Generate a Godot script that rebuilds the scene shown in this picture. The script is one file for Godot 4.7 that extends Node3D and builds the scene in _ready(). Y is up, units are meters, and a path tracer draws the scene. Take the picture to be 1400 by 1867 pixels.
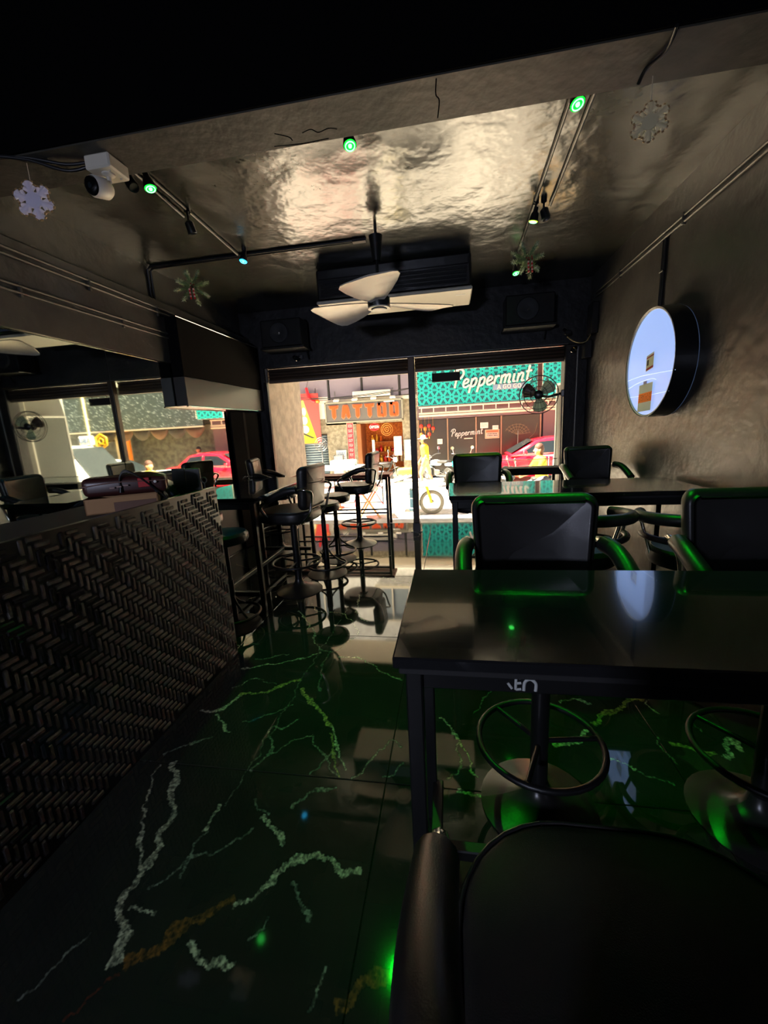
extends Node3D
# A dark bar that opens onto a sunlit street. Units are metres, y is up, the room runs along -z to the street.

const XL := -3.0      # left wall
const XR := 1.8       # right wall
const CEIL := 3.28
const FRONT := -5.96  # plane of the shop front
const STREET := -0.5
const FACADE := -16.5

var rng := RandomNumberGenerator.new()
var taken := {}
var M := {}

# ---------------------------------------------------------------- shapes
func V(x: float, y: float) -> Vector2:
	return Vector2(x, y)

func P(x: float, y: float, z: float) -> Vector3:
	return Vector3(x, y, z)

func st() -> SurfaceTool:
	var s := SurfaceTool.new()
	s.begin(Mesh.PRIMITIVE_TRIANGLES)
	s.set_smooth_group(0)
	return s

func tri_n(s: SurfaceTool, a: Vector3, b: Vector3, c: Vector3, n: Vector3) -> void:
	if (a - c).cross(a - b).dot(n) < 0.0:
		s.add_vertex(a); s.add_vertex(c); s.add_vertex(b)
	else:
		s.add_vertex(a); s.add_vertex(b); s.add_vertex(c)

func tri_o(s: SurfaceTool, a: Vector3, b: Vector3, c: Vector3, o: Vector3) -> void:
	tri_n(s, a, b, c, (a + b + c) / 3.0 - o)

func quad_n(s: SurfaceTool, a: Vector3, b: Vector3, c: Vector3, d: Vector3, n: Vector3) -> void:
	tri_n(s, a, b, c, n)
	tri_n(s, a, c, d, n)

func quad_o(s: SurfaceTool, a: Vector3, b: Vector3, c: Vector3, d: Vector3, o: Vector3) -> void:
	quad_n(s, a, b, c, d, (a + b + c + d) / 4.0 - o)

# box with chamfered edges
func box(s: SurfaceTool, c: Vector3, size: Vector3, bev := 0.0, basis := Basis()) -> void:
	s.set_smooth_group(-1)
	var h := size / 2.0
	bev = minf(bev, minf(h.x, minf(h.y, h.z)) * 0.9)
	var v := func(axis: int, sg: Vector3) -> Vector3:
		var q := Vector3(sg.x * (h.x - bev), sg.y * (h.y - bev), sg.z * (h.z - bev))
		q[axis] = sg[axis] * h[axis]
		return c + basis * q
	for axis in 3:
		var b := (axis + 1) % 3
		var d := (axis + 2) % 3
		for sa in [-1.0, 1.0]:
			var q := []
			for k in [[-1.0, -1.0], [1.0, -1.0], [1.0, 1.0], [-1.0, 1.0]]:
				var sg := Vector3.ZERO
				sg[axis] = sa; sg[b] = k[0]; sg[d] = k[1]
				q.append(v.call(axis, sg))
			quad_o(s, q[0], q[1], q[2], q[3], c)
			if bev <= 0.0: continue
			for sb in [-1.0, 1.0]:
				var lo := Vector3.ZERO
				lo[axis] = sa; lo[b] = sb; lo[d] = -1.0
				var hi := lo
				hi[d] = 1.0
				quad_o(s, v.call(axis, lo), v.call(axis, hi), v.call(b, hi), v.call(b, lo), c)
	if bev > 0.0:
		for k in 8:
			var sg := Vector3(1.0 if k & 1 else -1.0, 1.0 if k & 2 else -1.0, 1.0 if k & 4 else -1.0)
			tri_o(s, v.call(0, sg), v.call(1, sg), v.call(2, sg), c)
	s.set_smooth_group(0)

# box from one corner to another
func span(s: SurfaceTool, a: Vector3, b: Vector3, bev := 0.0) -> void:
	box(s, (a + b) / 2.0, (b - a).abs(), bev)

# round tube along a path; r is one radius or one for each point
func tube(s: SurfaceTool, pts: Array, r, n := 8, closed := false, flat := Vector3.ZERO) -> void:
	var m := pts.size()
	var rings := []
	var up := Vector3.ZERO
	for i in m:
		var prev: Vector3 = pts[(i - 1 + m) % m] if (i > 0 or closed) else pts[i]
		var next: Vector3 = pts[(i + 1) % m] if (i < m - 1 or closed) else pts[i]
		var t := (next - prev).normalized()
		if up == Vector3.ZERO:
			up = t.cross(Vector3.RIGHT if absf(t.x) < 0.8 else Vector3.UP).normalized()
		up = (up - t * up.dot(t)).normalized()
		var side := t.cross(up)
		var rad: float = r[i] if r is Array else r
		var ring := []
		for k in n:
			var a := TAU * k / n
			var off := (up * cos(a) + side * sin(a)) * rad
			if flat != Vector3.ZERO: off -= flat * off.dot(flat) * 0.6
			ring.append((pts[i] as Vector3) + off)
		rings.append(ring)
	for i in (m if closed else m - 1):
		var j := (i + 1) % m
		var o: Vector3 = (pts[i] + pts[j]) / 2.0
		for k in n:
			var l := (k + 1) % n
			quad_o(s, rings[i][k], rings[i][l], rings[j][l], rings[j][k], o)
	if not closed:
		s.set_smooth_group(-1)
		for e in [0, m - 1]:
			var o: Vector3 = pts[1] if e == 0 else pts[m - 2]
			for k in range(1, n - 1):
				tri_n(s, rings[e][0], rings[e][k], rings[e][k + 1], pts[e] - o)
		s.set_smooth_group(0)

# smooth curve through points
func curve(pts: Array, steps := 6) -> Array:
	var out := []
	for i in pts.size() - 1:
		var a = pts[maxi(i - 1, 0)]
		var b = pts[i]
		var c = pts[i + 1]
		var d = pts[mini(i + 2, pts.size() - 1)]
		for k in steps:
			out.append(b.cubic_interpolate(c, a, d, float(k) / steps))
	out.append(pts[-1])
	return out

func ring_pts(c: Vector3, r: float, n := 24, basis := Basis()) -> Array:
	var out := []
	for k in n:
		out.append(c + basis * Vector3(cos(TAU * k / n) * r, 0, sin(TAU * k / n) * r))
	return out

# turned shape about y; profile runs from the bottom outwards and up
func lathe(s: SurfaceTool, prof: Array, n := 24, xf := Transform3D()) -> void:
	var group := 1
	for i in prof.size() - 1:
		var p: Vector2 = prof[i]
		var q: Vector2 = prof[i + 1]
		if i > 0 and absf((p - (prof[i - 1] as Vector2)).angle_to(q - p)) > 0.6: group += 1
		s.set_smooth_group(group)
		for k in n:
			var a := TAU * k / n
			var b := TAU * (k + 1) / n
			var m := (a + b) / 2.0
			var nn := xf.basis * Vector3(cos(m) * (q.y - p.y), p.x - q.x, sin(m) * (q.y - p.y))
			var pa := xf * Vector3(cos(a) * p.x, p.y, sin(a) * p.x)
			var pb := xf * Vector3(cos(b) * p.x, p.y, sin(b) * p.x)
			var qa := xf * Vector3(cos(a) * q.x, q.y, sin(a) * q.x)
			var qb := xf * Vector3(cos(b) * q.x, q.y, sin(b) * q.x)
			if p.x > 1e-5: tri_n(s, pa, pb, qb, nn)
			if q.x > 1e-5: tri_n(s, pa, qb, qa, nn)
			if p.x <= 1e-5 and q.x > 1e-5: pass
	s.set_smooth_group(0)

# skin over a row of rings, each with the same number of points
func loft(s: SurfaceTool, rings: Array, flat := false) -> void:
	s.set_smooth_group(-1 if flat else 0)
	var n: int = rings[0].size()
	var mids := []
	for r in rings:
		var c := Vector3.ZERO
		for p in r: c += p
		mids.append(c / n)
	for i in rings.size() - 1:
		for k in n:
			var l := (k + 1) % n
			quad_o(s, rings[i][k], rings[i][l], rings[i + 1][l], rings[i + 1][k], (mids[i] + mids[i + 1]) / 2.0)
	for e in [0, rings.size() - 1]:
		var o: Vector3 = mids[1] if e == 0 else mids[rings.size() - 2]
		for k in n:
			tri_n(s, mids[e], rings[e][k], rings[e][(k + 1) % n], mids[e] - o)
	s.set_smooth_group(0)

# flat outline in local xy, given depth along local +z
func prism(s: SurfaceTool, poly: Array, depth: float, xf := Transform3D()) -> void:
	var pk := PackedVector2Array(poly)
	if Geometry2D.is_polygon_clockwise(pk): pk.reverse()
	var idx := Geometry2D.triangulate_polygon(pk)
	s.set_smooth_group(-1)
	for e in [0.0, depth]:
		var nn := xf.basis * Vector3(0, 0, 1.0 if e > 0.0 else -1.0)
		for t in range(0, idx.size(), 3):
			var q := []
			for k in 3:
				var v := pk[idx[t + k]]
				q.append(xf * Vector3(v.x, v.y, e))
			tri_n(s, q[0], q[1], q[2], nn)
	for i in pk.size():
		var a := pk[i]
		var b := pk[(i + 1) % pk.size()]
		var nn := xf.basis * Vector3(b.y - a.y, a.x - b.x, 0)
		quad_n(s, xf * Vector3(a.x, a.y, 0), xf * Vector3(b.x, b.y, 0), xf * Vector3(b.x, b.y, depth), xf * Vector3(a.x, a.y, depth), nn)
	s.set_smooth_group(0)

func round_rect(w: float, d: float, r: float, n := 5) -> Array:
	var out := []
	for q in [[1, 1, 0.0], [-1, 1, PI / 2], [-1, -1, PI], [1, -1, PI * 1.5]]:
		for k in n + 1:
			var a: float = q[2] + PI / 2 * k / n
			out.append(V(q[0] * (w / 2 - r) + cos(a) * r, q[1] * (d / 2 - r) + sin(a) * r))
	return out

# upholstered pad: plan w x d, height h along y, rolled edges; bend moves every point
func cushion(s: SurfaceTool, w: float, d: float, h: float, corner: float, roll: float, crown: float, bend) -> void:
	var rings := []
	var rows := []
	for k in 5:
		var a := PI / 2 * k / 4.0
		rows.append([roll * (1.0 - sin(a)), roll * (1.0 - cos(a))])
	for k in 5:
		var a := PI / 2 * k / 4.0
		rows.append([roll * (1.0 - cos(a)), h - roll * (1.0 - sin(a))])
	for t in [0.3, 0.62]:
		rows.append([roll + minf(w, d) * 0.5 * t, h + crown * (1.0 - (1.0 - t) * (1.0 - t))])
	for row in rows:
		var ring := []
		var i: float = row[0]
		for v in round_rect(w - 2 * i, d - 2 * i, maxf(corner - i, 0.012)):
			var p := Vector3(v.x, row[1], v.y)
			ring.append(bend.call(p) if bend != null else p)
		rings.append(ring)
	loft(s, rings)

# one smooth skin over tapered limbs: surface nets over a smooth union of capsules [a, b, ra, rb]
func skin(s: SurfaceTool, bones: Array, cell := 0.02, k := 0.03) -> void:
	var lo := Vector3.INF
	var hi := -Vector3.INF
	for b in bones:
		var r: float = maxf(b[2], b[3]) + cell * 2 + k
		for e in 2:
			lo = lo.min(b[e] - Vector3.ONE * r)
			hi = hi.max(b[e] + Vector3.ONE * r)
	var nx := int((hi.x - lo.x) / cell) + 2
	var ny := int((hi.y - lo.y) / cell) + 2
	var nz := int((hi.z - lo.z) / cell) + 2
	var f := PackedFloat32Array()
	f.resize(nx * ny * nz)
	f.fill(1.0)
	for b in bones:
		var a: Vector3 = b[0]
		var ab: Vector3 = b[1] - a
		var ll := maxf(ab.length_squared(), 1e-9)
		var r: float = maxf(b[2], b[3]) + cell * 2 + k
		var c0 := ((a.min(b[1]) - Vector3.ONE * r - lo) / cell).max(Vector3.ZERO)
		var c1 := (a.max(b[1]) + Vector3.ONE * r - lo) / cell
		for x in range(int(c0.x), mini(int(c1.x) + 1, nx)):
			for y in range(int(c0.y), mini(int(c1.y) + 1, ny)):
				for z in range(int(c0.z), mini(int(c1.z) + 1, nz)):
					var p := lo + Vector3(x, y, z) * cell
					var t := clampf((p - a).dot(ab) / ll, 0.0, 1.0)
					var d := p.distance_to(a + ab * t) - lerpf(b[2], b[3], t)
					var i := (x * ny + y) * nz + z
					var q := f[i]
					var w := maxf(k - absf(q - d), 0.0) / k
					f[i] = minf(q, d) - w * w * k * 0.25
	var at := {}
	var offs := [0, nz, ny * nz, ny * nz + nz, 1, nz + 1, ny * nz + 1, ny * nz + nz + 1]
	var edges := [[0, 1], [2, 3], [4, 5], [6, 7], [0, 2], [1, 3], [4, 6], [5, 7], [0, 4], [1, 5], [2, 6], [3, 7]]
	var cor := [P(0, 0, 0), P(0, 1, 0), P(1, 0, 0), P(1, 1, 0), P(0, 0, 1), P(0, 1, 1), P(1, 0, 1), P(1, 1, 1)]
	for x in nx - 1:
		for y in ny - 1:
			for z in nz - 1:
				var i := (x * ny + y) * nz + z
				var neg := 0
				for o in offs:
					if f[i + o] < 0.0: neg += 1
				if neg == 0 or neg == 8: continue
				var sum := Vector3.ZERO
				var cnt := 0
				for e in edges:
					var d0 := f[i + offs[e[0]]]
					var d1 := f[i + offs[e[1]]]
					if (d0 < 0.0) != (d1 < 0.0):
						sum += (cor[e[0]] as Vector3).lerp(cor[e[1]], d0 / (d0 - d1))
						cnt += 1
				at[i] = lo + (Vector3(x, y, z) + sum / cnt) * cell
	var step := [ny * nz, nz, 1]
	for i in at:
		for ax in 3:
			var b: int = step[(ax + 1) % 3]
			var c: int = step[(ax + 2) % 3]
			if not (at.has(i - b) and at.has(i - c) and at.has(i - b - c)): continue
			var g0 := f[i]
			var g1 := f[i + step[ax]]
			if (g0 < 0.0) == (g1 < 0.0): continue
			var nn := Vector3.ZERO
			nn[ax] = 1.0 if g0 < 0.0 else -1.0
			quad_n(s, at[i], at[i - b], at[i - b - c], at[i - c], nn)

# flat printed face with its own texture coordinates (u to the right, v down)
func printed(s: SurfaceTool, a: Vector3, right: Vector3, down: Vector3) -> void:
	s.set_smooth_group(-1)
	var n := down.cross(right)
	var q := [[0, 0], [1, 0], [1, 1], [0, 1]]
	var order := [0, 1, 2, 0, 2, 3]
	if (right).cross(right + down).dot(n) > 0.0: order = [0, 2, 1, 0, 3, 2]
	for i in order:
		s.set_uv(V(q[i][0], q[i][1]))
		s.add_vertex(a + right * q[i][0] + down * q[i][1])
	s.set_smooth_group(0)

# ---------------------------------------------------------------- objects
func numbered(called: String) -> String:
	var k: int = taken.get(called, 0)
	taken[called] = k + 1
	return called if k == 0 else "%s_%03d" % [called, k]

func part_name(parent: Node, called: String) -> String:
	var key := "%d %s" % [parent.get_instance_id(), called]
	var k: int = taken.get(key, 0)
	taken[key] = k + 1
	return called if k == 0 else "%s_%03d" % [called, k]

func put(called: String, mesh: Mesh, m: Material, parent: Node = null) -> MeshInstance3D:
	var o := MeshInstance3D.new()
	o.mesh = mesh
	o.material_override = m
	if parent == null:
		o.name = numbered(called)
		add_child(o, true)
	else:
		o.name = part_name(parent, called)
		parent.add_child(o, true)
	return o

func obj(called: String, s: SurfaceTool, m: Material, parent: Node = null) -> MeshInstance3D:
	s.generate_normals()
	return put(called, s.commit(), m, parent)

func tag(o: Node, label: String, category: String, group := "") -> Node:
	o.set_meta("label", label)
	o.set_meta("category", category)
	if group: o.set_meta("group", group)
	return o

func thing(called: String, label: String, category: String, at := Vector3.ZERO, turn := 0.0, group := "") -> Node3D:
	var o := Node3D.new()
	o.name = numbered(called)
	add_child(o, true)
	o.position = at
	o.rotation.y = turn
	tag(o, label, category, group)
	return o

func struct(called: String, s: SurfaceTool, m: Material) -> MeshInstance3D:
	var o := obj(called, s, m)
	o.set_meta("kind", "structure")
	return o

func dup(src: Node3D, at: Vector3, turn: float, label: String, group := "") -> Node3D:
	var base := str(src.name)
	var cut := base.rfind("_")
	if cut > 0 and base.substr(cut + 1).is_valid_int(): base = base.substr(0, cut)
	var r: Node3D = src.duplicate()
	r.name = numbered(base)
	add_child(r, true)
	r.position = at
	r.rotation.y = turn
	r.set_meta("label", label)
	if group: r.set_meta("group", group)
	return r

# ---------------------------------------------------------------- materials
func mt(c: Color, rough := 0.5, metal := 0.0, extra := {}) -> StandardMaterial3D:
	var m := StandardMaterial3D.new()
	m.albedo_color = c
	m.roughness = rough
	m.metallic = metal
	for k in extra: m.set(k, extra[k])
	return m

func noise_tex(freq: float, lo: Color, hi: Color, sd: int, size := 512, oct := 4) -> NoiseTexture2D:
	var n := FastNoiseLite.new()
	n.seed = sd
	n.frequency = freq
	n.fractal_octaves = oct
	var g := Gradient.new()
	g.offsets = PackedFloat32Array([0.25, 0.75])
	g.colors = PackedColorArray([lo, hi])
	var t := NoiseTexture2D.new()
	t.noise = n
	t.color_ramp = g
	t.seamless = true
	t.width = size
	t.height = size
	return t

func bump_tex(freq: float, strength: float, sd: int, size := 512) -> NoiseTexture2D:
	var n := FastNoiseLite.new()
	n.seed = sd
	n.frequency = freq
	var t := NoiseTexture2D.new()
	t.noise = n
	t.seamless = true
	t.as_normal_map = true
	t.bump_strength = strength
	t.width = size
	t.height = size
	return t

# paint or stone whose tone varies in patches, laid in world space
func patchy(lo: Color, hi: Color, rough: float, scale: float, freq: float, sd: int, bump := 0.0) -> StandardMaterial3D:
	var m := mt(Color.WHITE, rough)
	m.albedo_texture = noise_tex(freq, lo, hi, sd)
	m.uv1_triplanar = true
	m.uv1_world_triplanar = true
	m.uv1_scale = Vector3.ONE * scale
	if bump > 0.0:
		m.normal_enabled = true
		m.normal_texture = bump_tex(freq * 3.0, bump, sd + 7)
	return m

func glow(c: Color, e: float) -> StandardMaterial3D:
	return mt(c, 0.4, 0.0, {"emission_enabled": true, "emission": c, "emission_energy_multiplier": e})

func dab(img: Image, x: float, y: float, w: float, c: Color) -> void:
	var h := maxi(1, int(round(w)))
	img.fill_rect(Rect2i(int(x - h / 2.0), int(y - h / 2.0), h, h), c)

func stroke(img: Image, a: Vector2, b: Vector2, w: float, c: Color) -> void:
	var n := int(a.distance_to(b) / maxf(w * 0.4, 0.7)) + 1
	for i in n + 1:
		var p := a.lerp(b, float(i) / n)
		dab(img, p.x, p.y, w, c)

func print_mat(img: Image, rough := 0.5) -> StandardMaterial3D:
	img.generate_mipmaps()
	var m := mt(Color.WHITE, rough)
	m.albedo_texture = ImageTexture.create_from_image(img)
	return m

# ---------------------------------------------------------------- the view, the sky and the sun
func view_and_light() -> void:
	var cam := Camera3D.new()
	cam.name = "camera"
	cam.keep_aspect = Camera3D.KEEP_HEIGHT
	cam.fov = rad_to_deg(2.0 * atan(933.5 / 740.0))
	cam.near = 0.02
	cam.far = 200.0
	cam.transform = Transform3D(Basis(Vector3.UP, deg_to_rad(9.6)) * Basis(Vector3.RIGHT, deg_to_rad(-11.65)) * Basis(Vector3.BACK, deg_to_rad(-3.03)), P(0, 1.55, 0))
	add_child(cam)

	var sky_mat := ProceduralSkyMaterial.new()
	sky_mat.sky_top_color = Color(0.42, 0.58, 0.86)
	sky_mat.sky_horizon_color = Color(0.80, 0.86, 0.94)
	sky_mat.ground_bottom_color = Color(0.45, 0.43, 0.40)
	sky_mat.ground_horizon_color = Color(0.70, 0.70, 0.68)
	var sky := Sky.new()
	sky.sky_material = sky_mat
	var env := Environment.new()
	env.background_mode = Environment.BG_SKY
	env.sky = sky
	env.background_energy_multiplier = SKY_E
	env.tonemap_mode = Environment.TONE_MAPPER_LINEAR
	env.tonemap_exposure = EXPOSURE
	env.sdfgi_enabled = true
	env.ssao_enabled = true
	env.ssil_enabled = true
	var we := WorldEnvironment.new()
	we.name = "world_environment"
	we.environment = env
	add_child(we)

	var sun := DirectionalLight3D.new()
	sun.name = "sun"
	sun.light_color = Color(1.0, 0.93, 0.80)
	sun.light_energy = SUN_E
	sun.light_angular_distance = 0.6
	sun.shadow_enabled = true
	add_child(sun)
	sun.look_at_from_position(SUN_FROM * 20.0, Vector3.ZERO, Vector3.UP)

const EXPOSURE := 2.0
const SKY_E := 0.6
const SUN_E := 14.0
const SUN_FROM := Vector3(-0.61, 0.78, 0.12)

func make_materials() -> void:
	M.leather = mt(Color(0.125, 0.118, 0.115), 0.38, 0.0, {"normal_enabled": true, "normal_texture": bump_tex(0.25, 2.0, 5, 256), "uv1_triplanar": true, "uv1_scale": Vector3.ONE * 6.0, "normal_scale": 0.25})
	M.black_steel = mt(Color(0.11, 0.11, 0.11), 0.38, 0.3)
	M.black_matte = mt(Color(0.10, 0.095, 0.095), 0.7)
	M.black_plastic = mt(Color(0.09, 0.09, 0.095), 0.32)
	M.gloss_steel = mt(Color(0.16, 0.155, 0.15), 0.16, 0.8)
	M.chrome = mt(Color(0.82, 0.80, 0.76), 0.16, 1.0)
	M.steel = mt(Color(0.50, 0.50, 0.50), 0.30, 1.0)
	M.table_top = mt(Color(0.11, 0.11, 0.115), 0.12, 0.0, {"clearcoat_enabled": true, "clearcoat": 0.7, "clearcoat_roughness": 0.03})
	M.mirror = mt(Color(0.80, 0.83, 0.80), 0.025, 1.0)
	M.wall = patchy(Color(0.21, 0.20, 0.185), Color(0.265, 0.255, 0.235), 0.36, 0.35, 0.012, 11, 0.7)
	M.wall.metallic_specular = 0.6
	M.ceiling = patchy(Color(0.19, 0.182, 0.16), Color(0.25, 0.255, 0.22), 0.235, 0.22, 0.008, 21, 0.9)
	M.ceiling.metallic_specular = 0.65
	M.beam = patchy(Color(0.18, 0.17, 0.135), Color(0.23, 0.215, 0.18), 0.6, 0.5, 0.014, 31, 0.8)
	M.dull_black = mt(Color(0.07, 0.066, 0.064), 0.85, 0.0, {"metallic_specular": 0.12})
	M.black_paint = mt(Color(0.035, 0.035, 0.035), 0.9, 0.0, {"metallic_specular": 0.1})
	M.black_wall = patchy(Color(0.10, 0.095, 0.095), Color(0.15, 0.14, 0.135), 0.55, 0.4, 0.012, 41, 1.0)
	M.shutter = mt(Color(0.36, 0.30, 0.25), 0.45, 0.2)
	M.beige_wall = patchy(Color(0.47, 0.43, 0.39), Color(0.55, 0.505, 0.455), 0.7, 0.6, 0.015, 51, 1.0)
	M.white = mt(Color(0.86, 0.85, 0.82), 0.45)
	M.off_white = mt(Color(0.80, 0.77, 0.70), 0.5)
	M.counter_tile = mt(Color(0.105, 0.103, 0.10), 0.13, 0.0, {"normal_enabled": true, "normal_texture": bump_tex(0.22, 6.0, 15, 256), "uv1_triplanar": true, "uv1_scale": Vector3.ONE * 9.0, "normal_scale": 0.75})
	M.counter_tile_b = mt(Color(0.125, 0.12, 0.118), 0.17)
	M.grout = mt(Color(0.08, 0.08, 0.08), 0.6)
	M.tile_bed = mt(Color(0.10, 0.098, 0.095), 0.30)
	M.cardboard = mt(Color(0.66, 0.50, 0.34), 0.8)
	M.concrete = patchy(Color(0.74, 0.73, 0.70), Color(0.86, 0.85, 0.81), 0.85, 0.4, 0.015, 61, 1.0)
	M.asphalt = patchy(Color(0.66, 0.65, 0.62), Color(0.78, 0.76, 0.73), 0.9, 0.3, 0.02, 71, 2.0)
	M.glass = mt(Color(0.75, 0.85, 0.82, 0.16), 0.03, 0.0, {"transparency": BaseMaterial3D.TRANSPARENCY_ALPHA})
	M.dark_glass = mt(Color(0.10, 0.12, 0.13), 0.06)
	M.rubber = mt(Color(0.10, 0.10, 0.10), 0.8)

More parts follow.
